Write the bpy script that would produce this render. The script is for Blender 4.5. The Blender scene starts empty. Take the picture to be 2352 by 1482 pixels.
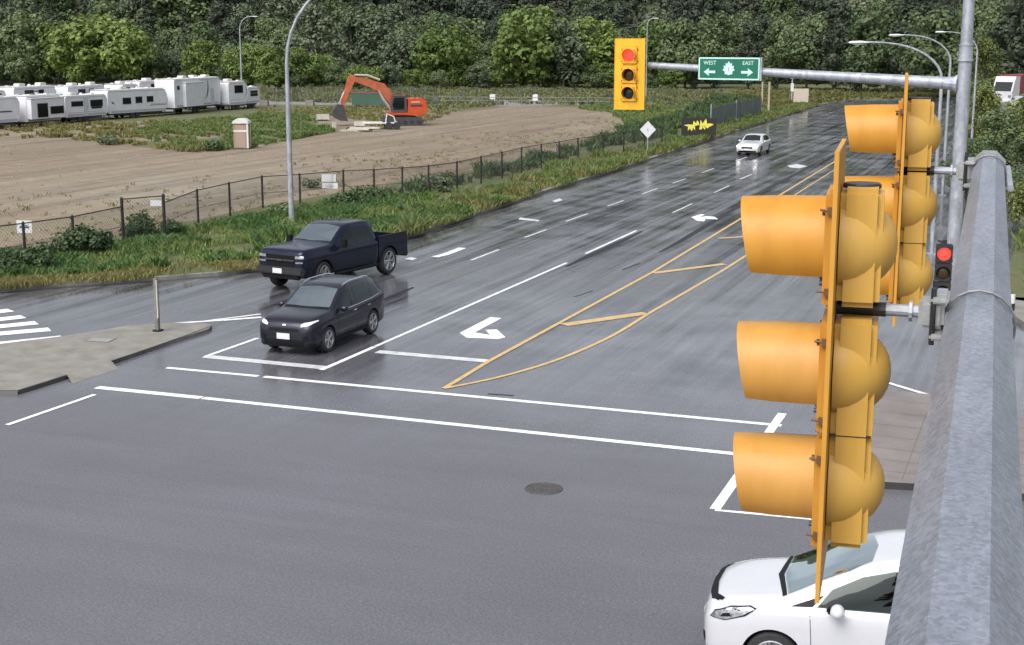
import bpy, bmesh, math, random
import numpy as np
from mathutils import Vector, Matrix
from mathutils.bvhtree import BVHTree
from mathutils.geometry import tessellate_polygon
R = math.radians
random.seed(7)
S = bpy.context.scene
COL = S.collection

# ------------------------------------------------------------------ camera
H = 8.4                                     # camera height above the road
PITCH, YAW, FPX = R(11.31), R(20.85), 3230.0
cam = bpy.data.objects.new('camera', bpy.data.cameras.new('camera'))
COL.objects.link(cam)
cam.location = (0, 0, H)
cam.rotation_euler = (R(90) - PITCH, 0, YAW)
cam.data.sensor_width = 36
cam.data.lens = 36 * FPX / 2352
cam.data.clip_start = 0.05
cam.data.clip_end = 4000
S.camera = cam

# ------------------------------------------------------------------ light
SUN_EL, SUN_AZ = R(50), R(192)              # azimuth clockwise from +Y
w = bpy.data.worlds.new('World')
S.world = w
w.use_nodes = True
nt = w.node_tree
nt.nodes.clear()
sky = nt.nodes.new('ShaderNodeTexSky')
sky.sky_type = 'NISHITA'
sky.sun_disc = False
sky.sun_elevation = SUN_EL
sky.sun_rotation = SUN_AZ
sky.air_density = 1.0
sky.dust_density = 4.0
sky.ozone_density = 1.0
hs = nt.nodes.new('ShaderNodeHueSaturation')
hs.inputs['Saturation'].default_value = 0.30
tc = nt.nodes.new('ShaderNodeTexCoord')
mp = nt.nodes.new('ShaderNodeMapping')
mp.inputs['Scale'].default_value = (1, 1, 2.6)
cn = nt.nodes.new('ShaderNodeTexNoise')
cn.inputs['Scale'].default_value = 2.4
cn.inputs['Detail'].default_value = 6
cr = nt.nodes.new('ShaderNodeValToRGB')
cr.color_ramp.elements[0].position = 0.35
cr.color_ramp.elements[0].color = (0.72, 0.75, 0.80, 1)
cr.color_ramp.elements[1].position = 0.68
cr.color_ramp.elements[1].color = (1.15, 1.15, 1.15, 1)
mul = nt.nodes.new('ShaderNodeMixRGB')
mul.blend_type = 'MULTIPLY'
mul.inputs[0].default_value = 1
bg = nt.nodes.new('ShaderNodeBackground')
bg.inputs['Strength'].default_value = 0.12
out = nt.nodes.new('ShaderNodeOutputWorld')
L = nt.links.new
L(sky.outputs[0], hs.inputs['Color'])
L(tc.outputs['Generated'], mp.inputs[0])
L(mp.outputs[0], cn.inputs['Vector'])
L(cn.outputs[0], cr.inputs[0])
L(hs.outputs[0], mul.inputs[1])
L(cr.outputs[0], mul.inputs[2])
L(mul.outputs[0], bg.inputs['Color'])
L(bg.outputs[0], out.inputs[0])

sd = bpy.data.lights.new('sun', 'SUN')
sd.energy = 1.5
sd.angle = R(45)
sd.color = (1.0, 0.965, 0.91)
sun = bpy.data.objects.new('sun', sd)
COL.objects.link(sun)
sun.rotation_euler = (R(90) - SUN_EL, 0, -SUN_AZ + R(180))
S.view_settings.view_transform = 'Standard'
S.view_settings.look = 'None'
S.view_settings.gamma = 1
S.view_settings.use_curve_mapping = False
S.view_settings.exposure = 1.0

# ------------------------------------------------------------------ survey helpers: where a ray of the survey meets a level
FW = Vector((-math.sin(YAW) * math.cos(PITCH), math.cos(YAW) * math.cos(PITCH), -math.sin(PITCH)))
RT = Vector((math.cos(YAW), math.sin(YAW), 0))
UP = RT.cross(FW)
C0 = Vector((0, 0, H))
FH = Vector((-math.sin(YAW), math.cos(YAW), 0))


def ray(x, y):
    return FW + RT * ((x - 1176) / FPX) - UP * ((y - 741) / FPX)


def gp(x, y, z=0.0):
    d = ray(x, y)
    return C0 + d * ((z - H) / d.z)


def at(x, y, depth):
    return C0 + ray(x, y) * depth


# ------------------------------------------------------------------ materials
MATS = {}


def nodes(name):
    m = bpy.data.materials.new(name)
    m.use_nodes = True
    b = m.node_tree.nodes['Principled BSDF']
    return m, m.node_tree, b


def mat(name, col, rough=0.5, metal=0.0, ior=None, noise=None, bump=None, emit=None, coat=0.0, rvar=0.0, spec=None):
    """noise=(scale, amount, detail) varies the colour; bump=(scale, strength)."""
    if name in MATS:
        return MATS[name]
    m, t, b = nodes(name)
    b.inputs['Base Color'].default_value = (*col, 1)
    b.inputs['Roughness'].default_value = rough
    b.inputs['Metallic'].default_value = metal
    b.inputs['Coat Weight'].default_value = coat
    b.inputs['Coat Roughness'].default_value = 0.05
    if ior:
        b.inputs['IOR'].default_value = ior
    if spec is not None:
        b.inputs['Specular IOR Level'].default_value = spec
    if noise or bump:
        tcn = t.nodes.new('ShaderNodeTexCoord')
    if noise:
        n = t.nodes.new('ShaderNodeTexNoise')
        n.inputs['Scale'].default_value = noise[0]
        n.inputs['Detail'].default_value = noise[2] if len(noise) > 2 else 5
        n.inputs['Roughness'].default_value = 0.65
        t.links.new(tcn.outputs['Object'], n.inputs['Vector'])
        r = t.nodes.new('ShaderNodeValToRGB')
        a = noise[1]
        r.color_ramp.elements[0].position = 0.3
        r.color_ramp.elements[1].position = 0.7
        r.color_ramp.elements[0].color = (*[c * (1 - a) for c in col], 1)
        r.color_ramp.elements[1].color = (*[min(1, c * (1 + a * 0.6)) for c in col], 1)
        t.links.new(n.outputs[0], r.inputs[0])
        t.links.new(r.outputs[0], b.inputs['Base Color'])
        if rvar:
            mr = t.nodes.new('ShaderNodeMapRange')
            mr.inputs['To Min'].default_value = max(0.02, rough - rvar)
            mr.inputs['To Max'].default_value = rough + rvar
            t.links.new(n.outputs[0], mr.inputs[0])
            t.links.new(mr.outputs[0], b.inputs['Roughness'])
    if bump:
        n2 = t.nodes.new('ShaderNodeTexNoise')
        n2.inputs['Scale'].default_value = bump[0]
        n2.inputs['Detail'].default_value = 4
        t.links.new(tcn.outputs['Object'], n2.inputs['Vector'])
        bp = t.nodes.new('ShaderNodeBump')
        bp.inputs['Strength'].default_value = bump[1]
        bp.inputs['Distance'].default_value = 0.02
        t.links.new(n2.outputs[0], bp.inputs['Height'])
        t.links.new(bp.outputs[0], b.inputs['Normal'])
    if emit:
        b.inputs['Emission Color'].default_value = (*emit[0], 1)
        b.inputs['Emission Strength'].default_value = emit[1]
    MATS[name] = m
    return m


class NG:
    """small node-graph writer"""

    def __init__(s, name):
        s.m, s.t, s.b = nodes(name)
        s.tc = s.t.nodes.new('ShaderNodeTexCoord')
        MATS[name] = s.m

    def link(s, a, b):
        s.t.links.new(a, b)

    def noise(s, scale, detail=4, rough=0.6, stretch=None, off=(0, 0, 0), dist=0.0):
        n = s.t.nodes.new('ShaderNodeTexNoise')
        n.inputs['Scale'].default_value = scale
        n.inputs['Detail'].default_value = detail
        n.inputs['Roughness'].default_value = rough
        n.inputs['Distortion'].default_value = dist
        mpn = s.t.nodes.new('ShaderNodeMapping')
        mpn.inputs['Location'].default_value = off
        if stretch:
            mpn.inputs['Scale'].default_value = stretch
        s.link(s.tc.outputs['Object'], mpn.inputs[0])
        s.link(mpn.outputs[0], n.inputs['Vector'])
        return n.outputs[0]

    def ramp(s, fac, stops):
        r = s.t.nodes.new('ShaderNodeValToRGB')
        e = r.color_ramp.elements
        while len(e) < len(stops):
            e.new(0.5)
        for k, (p, c) in enumerate(stops):
            e[k].position = p
            e[k].color = (*c, 1) if not isinstance(c, float) else (c, c, c, 1)
        s.link(fac, r.inputs[0])
        return r.outputs[0]

    def mix(s, fac, a, b, mode='MIX'):
        n = s.t.nodes.new('ShaderNodeMixRGB')
        n.blend_type = mode
        for i, v in ((0, fac), (1, a), (2, b)):
            if isinstance(v, (int, float)):
                n.inputs[i].default_value = v if i == 0 else (v, v, v, 1)
            elif isinstance(v, tuple):
                n.inputs[i].default_value = (*v, 1)
            else:
                s.link(v, n.inputs[i])
        return n.outputs[0]

    def math(s, op, a, b=0.5):
        n = s.t.nodes.new('ShaderNodeMath')
        n.operation = op
        for i, v in ((0, a), (1, b)):
            if isinstance(v, (int, float)):
                n.inputs[i].default_value = v
            else:
                s.link(v, n.inputs[i])
        return n.outputs[0]

    def sep(s):
        n = s.t.nodes.new('ShaderNodeSeparateXYZ')
        s.link(s.tc.outputs['Object'], n.inputs[0])
        return n.outputs

    def rng(s, v, a, b, c=0.0, d=1.0):
        n = s.t.nodes.new('ShaderNodeMapRange')
        n.interpolation_type = 'SMOOTHSTEP'
        s.link(v, n.inputs[0])
        for k, x in zip(('From Min', 'From Max', 'To Min', 'To Max'), (a, b, c, d)):
            n.inputs[k].default_value = x
        return n.outputs[0]

    def bump(s, h, strength=0.3, dist=0.02):
        n = s.t.nodes.new('ShaderNodeBump')
        n.inputs['Strength'].default_value = strength
        n.inputs['Distance'].default_value = dist
        s.link(h, n.inputs['Height'])
        s.link(n.outputs[0], s.b.inputs['Normal'])

    def col(s, c):
        s.link(c, s.b.inputs['Base Color'])

    def rough(s, r):
        if isinstance(r, float):
            s.b.inputs['Roughness'].default_value = r
        else:
            s.link(r, s.b.inputs['Roughness'])


def make_asphalt():
    g = NG('asphalt')
    y = g.sep()[1]
    app = g.rng(y, 27.0, 40.0)                                   # approach lanes, worn and still wet
    grain = g.noise(22, 3, 0.85)
    grain2 = g.noise(9, 5, 0.75, off=(9, 4, 0))
    big = g.noise(0.16, 4, 0.6, off=(3, 1, 0))
    sx = g.noise(1.0, 5, 0.6, stretch=(0.10, 1.5, 1), off=(1, 2, 0))    # sweeps along the cross street
    sy = g.noise(1.0, 6, 0.62, stretch=(2.1, 0.045, 1), off=(7, 1, 0), dist=0.3)   # wheel tracks along the approach
    sy2 = g.noise(1.0, 5, 0.6, stretch=(5.0, 0.12, 1), off=(2, 5, 0))
    base = g.ramp(grain, [(0.28, (0.058, 0.057, 0.064)), (0.50, (0.106, 0.105, 0.115)), (0.74, (0.19, 0.188, 0.20))])
    base = g.mix(0.30, base, g.ramp(grain2, [(0.3, (0.45, 0.45, 0.47)), (0.7, (1.0, 1.0, 1.0))]), 'MULTIPLY')
    crossc = g.mix(1.0, base, g.ramp(sx, [(0.32, (0.90, 0.89, 0.90)), (0.66, (1.07, 1.07, 1.08))]), 'MULTIPLY')
    crossc = g.mix(1.0, crossc, g.ramp(big, [(0.35, (0.93, 0.92, 0.92)), (0.65, (1.05, 1.06, 1.09))]), 'MULTIPLY')
    wet = g.ramp(sy, [(0.35, (0.26, 0.26, 0.28)), (0.46, (0.86, 0.86, 0.89)), (0.62, (1.32, 1.32, 1.37))])
    wet = g.mix(0.5, wet, g.ramp(sy2, [(0.38, (0.35, 0.35, 0.37)), (0.6, (1.0, 1.0, 1.0))]), 'MULTIPLY')
    appc = g.mix(1.0, base, wet, 'MULTIPLY')
    g.col(g.mix(app, crossc, appc))
    r1 = g.ramp(sx, [(0.3, 0.40), (0.7, 0.52)])
    r2 = g.ramp(sy, [(0.36, 0.06), (0.50, 0.14), (0.66, 0.30)])
    r2 = g.mix(0.5, r2, g.ramp(g.noise(0.35, 4, 0.6, off=(4, 4, 0)), [(0.4, 0.08), (0.62, 0.34)]))
    g.rough(g.mix(g.rng(y, 23.0, 31.0), r1, r2))
    damp = g.rng(y, 26.0, 40.0, 0.35, 0.10)
    n = g.t.nodes.new('ShaderNodeBump')
    n.inputs['Distance'].default_value = 0.008
    g.link(damp, n.inputs['Strength'])
    g.link(grain, n.inputs['Height'])
    g.link(n.outputs[0], g.b.inputs['Normal'])


def make_paint(name, col, worn):
    g = NG(name)
    n = g.noise(3.0, 8, 0.8)
    n2 = g.noise(26, 3, 0.7)
    f = g.mix(0.45, n, n2)
    lo = worn
    g.col(g.ramp(f, [(lo - 0.06, (0.17, 0.17, 0.18)), (lo, tuple(c * 0.72 for c in col)), (lo + 0.12, col)]))
    g.rough(0.36)


def make_dirt():
    g = NG('dirt')
    n1 = g.noise(0.05, 5, 0.6, stretch=(1.0, 0.5, 1))
    n2 = g.noise(0.9, 6, 0.7)
    tr = g.noise(1.0, 5, 0.6, stretch=(0.9, 0.035, 1), off=(0, 3, 0), dist=0.4)
    fine = g.noise(9, 4, 0.75)
    c = g.ramp(n1, [(0.33, (0.140, 0.104, 0.070)), (0.5, (0.186, 0.145, 0.100)), (0.68, (0.222, 0.190, 0.146))])
    c = g.mix(1.0, c, g.ramp(n2, [(0.3, (0.80, 0.78, 0.76)), (0.7, (1.12, 1.12, 1.12))]), 'MULTIPLY')
    c = g.mix(0.75, c, g.ramp(tr, [(0.34, (0.56, 0.54, 0.53)), (0.50, (1.0, 1.0, 1.0)), (0.68, (1.24, 1.22, 1.18))]), 'MULTIPLY')
    c = g.mix(0.5, c, g.ramp(fine, [(0.3, (0.65, 0.65, 0.65)), (0.7, (1.15, 1.15, 1.15))]), 'MULTIPLY')
    gr = g.noise(0.09, 6, 0.7, off=(11, 5, 0), stretch=(1.4, 0.6, 1))
    c = g.mix(g.ramp(gr, [(0.56, 0.0), (0.68, 0.6)]), c, (0.16, 0.15, 0.07))
    g.col(c)
    g.rough(0.95)
    g.bump(n2, 0.6, 0.08)


def make_ground():
    g = NG('turf_soil')
    n1 = g.noise(0.22, 6, 0.7)
    n2 = g.noise(3.2, 5, 0.7)
    c = g.ramp(n1, [(0.32, (0.105, 0.09, 0.05)), (0.48, (0.088, 0.095, 0.037)), (0.66, (0.062, 0.088, 0.028))])
    c = g.mix(0.8, c, g.ramp(n2, [(0.3, (0.6, 0.6, 0.55)), (0.7, (1.35, 1.3, 1.2))]), 'MULTIPLY')
    g.col(c)
    g.rough(0.95)
    g.bump(n2, 0.7, 0.1)


def leafmat(name, dark, light, trans=0.25, yellow=None, scale=0.25):
    g = NG(name)
    geo = g.t.nodes.new('ShaderNodeNewGeometry')
    oi = g.t.nodes.new('ShaderNodeObjectInfo')
    c = g.ramp(geo.outputs['Random Per Island'], [(0.0, dark), (0.6, tuple((a + b) / 2 for a, b in zip(dark, light))), (1.0, light)])
    v = g.ramp(oi.outputs['Random'], [(0.0, (0.74, 0.78, 0.72)), (1.0, (1.25, 1.18, 1.1))])
    c = g.mix(1.0, c, v, 'MULTIPLY')
    if yellow:
        n = g.noise(scale, 4, 0.6)
        c = g.mix(g.ramp(n, [(0.42, 0.0), (0.62, 1.0)]), c, g.mix(0.6, c, yellow))
    g.col(c)
    g.rough(0.6)
    g.b.inputs['Specular IOR Level'].default_value = 0.25
    tr = g.t.nodes.new('ShaderNodeBsdfTranslucent')
    g.link(c, tr.inputs['Color'])
    mx = g.t.nodes.new('ShaderNodeMixShader')
    mx.inputs[0].default_value = trans
    g.link(g.b.outputs[0], mx.inputs[1])
    g.link(tr.outputs[0], mx.inputs[2])
    g.link(mx.outputs[0], g.t.nodes['Material Output'].inputs[0])
    return g.m


def make_galv(name, tone, scale):
    """hot-dip galvanised steel: spangle, streaks, dull sheen"""
    g = NG(name)
    v = g.t.nodes.new('ShaderNodeTexVoronoi')
    v.inputs['Scale'].default_value = scale
    mpn = g.t.nodes.new('ShaderNodeMapping')
    mpn.inputs['Scale'].default_value = (1, 1, 0.35)
    mpn.inputs['Rotation'].default_value = (0.5, 0.7, 0)
    g.link(g.tc.outputs['Object'], mpn.inputs[0])
    g.link(mpn.outputs[0], v.inputs['Vector'])
    sp = g.t.nodes.new('ShaderNodeSeparateColor')
    g.link(v.outputs['Color'], sp.inputs[0])
    n = g.noise(9, 6, 0.7, stretch=(1.6, 0.35, 1.6))
    f = g.noise(90, 3, 0.7)
    c = g.ramp(sp.outputs[0], [(0.0, tuple(t * 0.80 for t in tone)), (1.0, tuple(min(1, t * 1.14) for t in tone))])
    c = g.mix(0.6, c, g.ramp(n, [(0.32, (0.62, 0.63, 0.65)), (0.66, (1.1, 1.1, 1.1))]), 'MULTIPLY')
    c = g.mix(0.16, c, g.ramp(f, [(0.3, (0.6, 0.6, 0.6)), (0.7, (1.1, 1.1, 1.1))]), 'MULTIPLY')
    g.col(c)
    g.b.inputs['Metallic'].default_value = 0.35
    g.rough(g.ramp(sp.outputs[1], [(0.0, 0.34), (1.0, 0.50)]))
    g.bump(n, 0.15, 0.01)
    return g.m


def make_yellow(name, col, fade):
    """sun-faded yellow signal plastic with dirt runs"""
    g = NG(name)
    n = g.noise(5, 6, 0.65)
    v = g.noise(7, 5, 0.6, stretch=(1.6, 1.6, 0.35), off=(2, 1, 3))
    c = g.ramp(n, [(0.3, col), (0.7, fade)])
    c = g.mix(0.22, c, g.ramp(v, [(0.36, (0.55, 0.42, 0.28)), (0.56, (1, 1, 1))]), 'MULTIPLY')
    g.col(c)
    g.rough(g.ramp(n, [(0.3, 0.38), (0.7, 0.55)]))
    g.b.inputs['Specular IOR Level'].default_value = 0.35
    return g.m


make_asphalt()
make_paint('white_paint', (0.80, 0.80, 0.80), 0.405)
make_paint('worn_white_paint', (0.62, 0.62, 0.63), 0.45)
make_paint('yellow_paint', (0.56, 0.375, 0.145), 0.43)
make_dirt()
make_ground()
CONC = mat('concrete', (0.190, 0.180, 0.158), 0.85, noise=(1.6, 0.30, 8), bump=(30, 0.25))
CONC_PINK = mat('paver_concrete', (0.175, 0.156, 0.147), 0.8, noise=(1.2, 0.22, 8), bump=(30, 0.2))
KERB = mat('dark_kerb', (0.016, 0.015, 0.014), 0.5, noise=(2.0, 0.5, 6))
KERB_L = mat('kerb_concrete', (0.1903, 0.1867, 0.1757), 0.8, noise=(1.5, 0.45, 8))
TAR_REFL = mat('tar_reflection', (0.014, 0.014, 0.015), 0.5, noise=(3, 0.4), spec=0.2)  # black also stands in for dark trees mirrored in the wet road
GRAVEL = mat('gravel', (0.183, 0.1794, 0.172), 0.9, noise=(0.6, 0.35, 8), bump=(8, 0.6))
IRON = mat('cast_iron', (0.085, 0.078, 0.078), 0.55, metal=0.3, noise=(14, 0.4), bump=(40, 0.8))
GALV = make_galv('galvanised_arm', (0.240, 0.257, 0.300), 110)
GALV2 = make_galv('galvanised_pole', (0.36, 0.375, 0.41), 9)
ALU = mat('cast_aluminium', (0.366, 0.3734, 0.366), 0.42, metal=0.6, noise=(20, 0.25))
BLACKM = mat('black_metal', (0.018, 0.018, 0.02), 0.45, noise=(8, 0.3))
DARKPOST = mat('dark_fence_post', (0.016, 0.015, 0.015), 0.6, noise=(4, 0.4))
WIRE = mat('fence_wire', (0.095, 0.09, 0.08), 0.6, metal=0.2)
YEL = make_yellow('signal_yellow', (0.456, 0.199, 0.0182), (0.456, 0.222, 0.0304))
YEL_F = make_yellow('signal_yellow_faded', (0.455, 0.218, 0.036), (0.450, 0.236, 0.056))
YEL_D = make_yellow('signal_housing_yellow', (0.502, 0.285, 0.0494), (0.494, 0.296, 0.0684))
BPL = make_yellow('backplate_yellow', (0.476, 0.23, 0.0272), (0.493, 0.255, 0.0493))
RUBBER = mat('tyre_rubber', (0.022, 0.022, 0.024), 0.75, noise=(20, 0.3))
RIM = mat('alloy_rim', (0.42, 0.42, 0.43), 0.32, metal=0.7, noise=(9, 0.15))
RIM_D = mat('dark_rim', (0.20, 0.20, 0.205), 0.35, metal=0.7)


def see_glass(name, tint, ior, extra):
    m, t, b = nodes(name)
    tr = t.nodes.new('ShaderNodeBsdfTransparent')
    tr.inputs['Color'].default_value = (*tint, 1)
    gl = t.nodes.new('ShaderNodeBsdfGlossy')
    gl.inputs['Roughness'].default_value = 0.02
    gl.inputs['Color'].default_value = (0.86, 0.95, 0.94, 1)
    fr = t.nodes.new('ShaderNodeFresnel')
    fr.inputs['IOR'].default_value = ior
    ad = t.nodes.new('ShaderNodeMath')
    ad.inputs[1].default_value = extra
    mx = t.nodes.new('ShaderNodeMixShader')
    t.links.new(fr.outputs[0], ad.inputs[0])
    t.links.new(ad.outputs[0], mx.inputs[0])
    t.links.new(tr.outputs[0], mx.inputs[1])
    t.links.new(gl.outputs[0], mx.inputs[2])
    t.links.new(mx.outputs[0], t.nodes['Material Output'].inputs[0])
    MATS[name] = m
    return m


GLASS = mat('dark_glass', (0.008, 0.012, 0.012), 0.02, ior=1.5)
GLASS_C = see_glass('car_window_glass', (0.20, 0.25, 0.24), 1.45, 0.0)
GLASS_S = see_glass('windscreen_glass', (0.50, 0.60, 0.58), 1.6, 0.42)
TRIM = mat('black_trim', (0.006, 0.006, 0.007), 0.5, spec=0.18)
DARKIN = mat('wheel_well', (0.010, 0.010, 0.010), 0.9)
LAMPG = mat('headlamp_glass', (0.30, 0.31, 0.33), 0.12, ior=1.6, metal=0.4, noise=(22, 0.75))
LAMPB = mat('bright_headlamp', (0.62, 0.63, 0.65), 0.12, ior=1.6, noise=(18, 0.35))
LAMP_ON = mat('headlamp_lit', (0.8, 0.8, 0.8), 0.1, emit=((1.0, 0.97, 0.92), 5.0))
PLATE = mat('licence_plate', (0.5271, 0.5344, 0.5271), 0.4)
SILVER = mat('chrome', (0.6, 0.6, 0.62), 0.15, metal=0.9)
NAVY = mat('navy_car_paint', (0.009, 0.012, 0.030), 0.26, metal=0.5, coat=0.22, spec=0.35, noise=(6, 0.15))
CHARC = mat('charcoal_car_paint', (0.019, 0.019, 0.030), 0.26, metal=0.5, coat=0.22, spec=0.35, noise=(6, 0.15))
WHITE = mat('white_car_paint', (0.47, 0.475, 0.50), 0.22, coat=0.8, noise=(4, 0.03))
SILVERP = mat('pale_silver_car_paint', (0.4392, 0.4392, 0.4392), 0.25, coat=0.8, noise=(4, 0.05))
RVW = mat('trailer_white', (0.62, 0.63, 0.66), 0.4, noise=(1.2, 0.10))
RVROOF = mat('trailer_roof', (0.60, 0.58, 0.55), 0.7, noise=(1.5, 0.12))
RVG = mat('trailer_grey', (0.33, 0.34, 0.37), 0.5)
DKG = mat('graphic_dark', (0.06, 0.06, 0.075), 0.5)
REDG = mat('graphic_red', (0.30, 0.06, 0.07), 0.5)
ORANGE = mat('excavator_orange', (0.4539, 0.06223, 0.01318), 0.42, noise=(1.5, 0.25))
ORANGE_W = mat('weathered_boom_orange', (0.3807, 0.09517, 0.04026), 0.5, noise=(1.5, 0.35))
STEELD = mat('dark_steel', (0.045, 0.043, 0.045), 0.55, noise=(4, 0.4))
WOODW = mat('pale_timber', (0.4026, 0.3807, 0.3221), 0.8, noise=(2, 0.25))
BEIGE = mat('beige_plastic', (0.2635, 0.1903, 0.1464), 0.6, noise=(2, 0.15))
WPL = mat('white_plastic', (0.5417, 0.5344, 0.5124), 0.45, noise=(3, 0.08))
SIGNW = mat('sign_white', (0.5271, 0.5271, 0.549), 0.4, noise=(5, 0.06))
SIGNG = mat('sign_green', (0.007321, 0.1135, 0.06955), 0.38, noise=(4, 0.12))
SIGNT = mat('sign_reflective_white', (0.4392, 0.6442, 0.5857), 0.4)
BLACKB = mat('black_board', (0.012, 0.011, 0.008), 0.5)
YELB = mat('yellow_lettering', (0.5857, 0.5271, 0.07321), 0.5)
BARK = mat('bark', (0.085, 0.072, 0.055), 0.9, noise=(2, 0.4))
GREENB = mat('green_bin_paint', (0.035, 0.085, 0.058), 0.5, noise=(1, 0.2))
REDT = mat('dark_red_paint', (0.16, 0.03, 0.04), 0.45)
TANP = mat('tan_post', (0.3075, 0.2635, 0.1757), 0.7, noise=(3, 0.2))
TANB = mat('tan_board', (0.4246, 0.366, 0.3075), 0.6, noise=(2, 0.1))
CONDUIT = mat('weathered_post', (0.16, 0.15, 0.13), 0.6, noise=(5, 0.4))

# ------------------------------------------------------------------ mesh helpers


class MB:
    def __init__(s):
        s.v, s.f, s.mi = [], [], []
        s.cur = 0

    def add(s, vs, fs):
        o = len(s.v)
        s.v += [tuple(p) for p in vs]
        for f in fs:
            s.f.append(tuple(i + o for i in f))
            s.mi.append(s.cur)
        return s

    def box(s, c, d, rot=None, bev=0.0):
        """box centred on c with full sizes d; bev chamfers the vertical and horizontal edges"""
        bm = bmesh.new()
        bmesh.ops.create_cube(bm, size=1)
        for v in bm.verts:
            v.co = Vector((v.co.x * d[0], v.co.y * d[1], v.co.z * d[2]))
        if bev:
            bmesh.ops.bevel(bm, geom=bm.edges[:], offset=bev, segments=2, affect='EDGES')
        M = rot.to_4x4() if rot is not None else Matrix()
        bm.verts.ensure_lookup_table()
        bm.verts.index_update()
        s.add([M @ v.co + Vector(c) for v in bm.verts], [[v.index for v in f.verts] for f in bm.faces])
        bm.free()
        return s

    def tube(s, pts, r, n=10, caps=True, phase=0.0):
        """tube through pts; r one radius or one per point"""
        pts = [Vector(p) for p in pts]
        rs = r if isinstance(r, (list, tuple)) else [r] * len(pts)
        rings = []
        t0 = (pts[1] - pts[0]).normalized()
        ref = Vector((0, 0, 1)) if abs(t0.z) < 0.95 else Vector((0, 1, 0))
        for i, p in enumerate(pts):
            t = ((pts[min(i + 1, len(pts) - 1)] - pts[max(i - 1, 0)])).normalized()
            u = ref.cross(t)
            if u.length < 1e-4:
                u = Vector((1, 0, 0)).cross(t)
            u.normalize()
            vv = t.cross(u)
            ref = vv
            rings.append([p + (u * math.cos(phase + 2 * math.pi * k / n) + vv * math.sin(phase + 2 * math.pi * k / n)) * rs[i] for k in range(n)])
        vs = [q for rg in rings for q in rg]
        fs = []
        for i in range(len(pts) - 1):
            for k in range(n):
                a, b = i * n + k, i * n + (k + 1) % n
                fs.append((a, b, b + n, a + n))
        if caps:
            fs.append(tuple(range(n - 1, -1, -1)))
            fs.append(tuple(range((len(pts) - 1) * n, len(pts) * n)))
        return s.add(vs, fs)

    def lathe(s, prof, n=24, M=None, closed=False):
        """prof [(radius, height)] turned about z"""
        M = M or Matrix()
        vs, fs = [], []
        for (r, z) in prof:
            for k in range(n):
                a = 2 * math.pi * k / n
                vs.append(M @ Vector((r * math.cos(a), r * math.sin(a), z)))
        m = len(prof)
        for i in range(m - 1 if not closed else m):
            for k in range(n):
                a, b = i * n + k, i * n + (k + 1) % n
                c, d = ((i + 1) % m) * n + (k + 1) % n, ((i + 1) % m) * n + k
                fs.append((a, b, c, d))
        return s.add(vs, fs)

    def prism(s, poly, z0, z1, M=None):
        """polygon (x, y) extruded from z0 to z1"""
        M = M or Matrix()
        n = len(poly)
        area = sum(poly[i][0] * poly[(i + 1) % n][1] - poly[(i + 1) % n][0] * poly[i][1] for i in range(n))
        if area < 0:
            poly = poly[::-1]
        vs = [M @ Vector((p[0], p[1], z0)) for p in poly] + [M @ Vector((p[0], p[1], z1)) for p in poly]
        tri = tessellate_polygon([[Vector((p[0], p[1], 0)) for p in poly]])
        fs = []
        for t in tri:
            a, b, c = (Vector((*poly[i][:2], 0)) for i in t)
            if (b - a).cross(c - a).z < 0:
                t = (t[0], t[2], t[1])
            fs.append(tuple(i + n for i in t))
            fs.append((t[2], t[1], t[0]))
        for i in range(n):
            j = (i + 1) % n
            fs.append((i, j, j + n, i + n))
        return s.add(vs, fs)

    def sheet(s, poly, z):
        n = len(poly)
        vs = [(p[0], p[1], z) for p in poly]
        fs = []
        for t in tessellate_polygon([[Vector((p[0], p[1], 0)) for p in poly]]):
            a, b, c = (Vector((*poly[i][:2], 0)) for i in t)
            if (b - a).cross(c - a).z < 0:
                t = (t[0], t[2], t[1])
            fs.append(tuple(t))
        return s.add(vs, fs)

    def quadstrip(s, a, b, wd, z):
        a, b = Vector((a[0], a[1], 0)), Vector((b[0], b[1], 0))
        d = (b - a).normalized()
        n = Vector((-d.y, d.x, 0)) * wd / 2
        return s.add([(p.x, p.y, z) for p in (a - n, b - n, b + n, a + n)], [(0, 1, 2, 3)])

    def build(s, name, mats, parent=None, smooth=None):
        me = bpy.data.meshes.new(name)
        me.from_pydata(s.v, [], s.f)
        for m in (mats if isinstance(mats, (list, tuple)) else [mats]):
            me.materials.append(m)
        if isinstance(mats, (list, tuple)):
            me.polygons.foreach_set('material_index', s.mi)
        me.update()
        o = bpy.data.objects.new(name, me)
        COL.objects.link(o)
        if parent:
            o.parent = parent
        if smooth:
            shade(me, smooth)
        return o


def shade(me, ang):
    me.polygons.foreach_set('use_smooth', [True] * len(me.polygons))
    me.set_sharp_from_angle(angle=R(ang))


def np_mesh(name, V, faces_n, mats, parent=None):
    """V (N,3) array, faces consecutive runs of faces_n vertices"""
    me = bpy.data.meshes.new(name)
    n = len(V)
    k = n // faces_n
    me.vertices.add(n)
    me.vertices.foreach_set('co', V.astype(np.float32).ravel())
    me.loops.add(n)
    me.loops.foreach_set('vertex_index', np.arange(n, dtype=np.int32))
    me.polygons.add(k)
    me.polygons.foreach_set('loop_start', np.arange(0, n, faces_n, dtype=np.int32))
    me.update(calc_edges=True)
    for m in (mats if isinstance(mats, (list, tuple)) else [mats]):
        me.materials.append(m)
    o = bpy.data.objects.new(name, me)
    COL.objects.link(o)
    if parent:
        o.parent = parent
    return o


def tag(o, label=None, cat=None, group=None, kind=None):
    if label:
        o['label'] = label
    if cat:
        o['category'] = cat
    if group:
        o['group'] = group
    if kind:
        o['kind'] = kind
    return o


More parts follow.
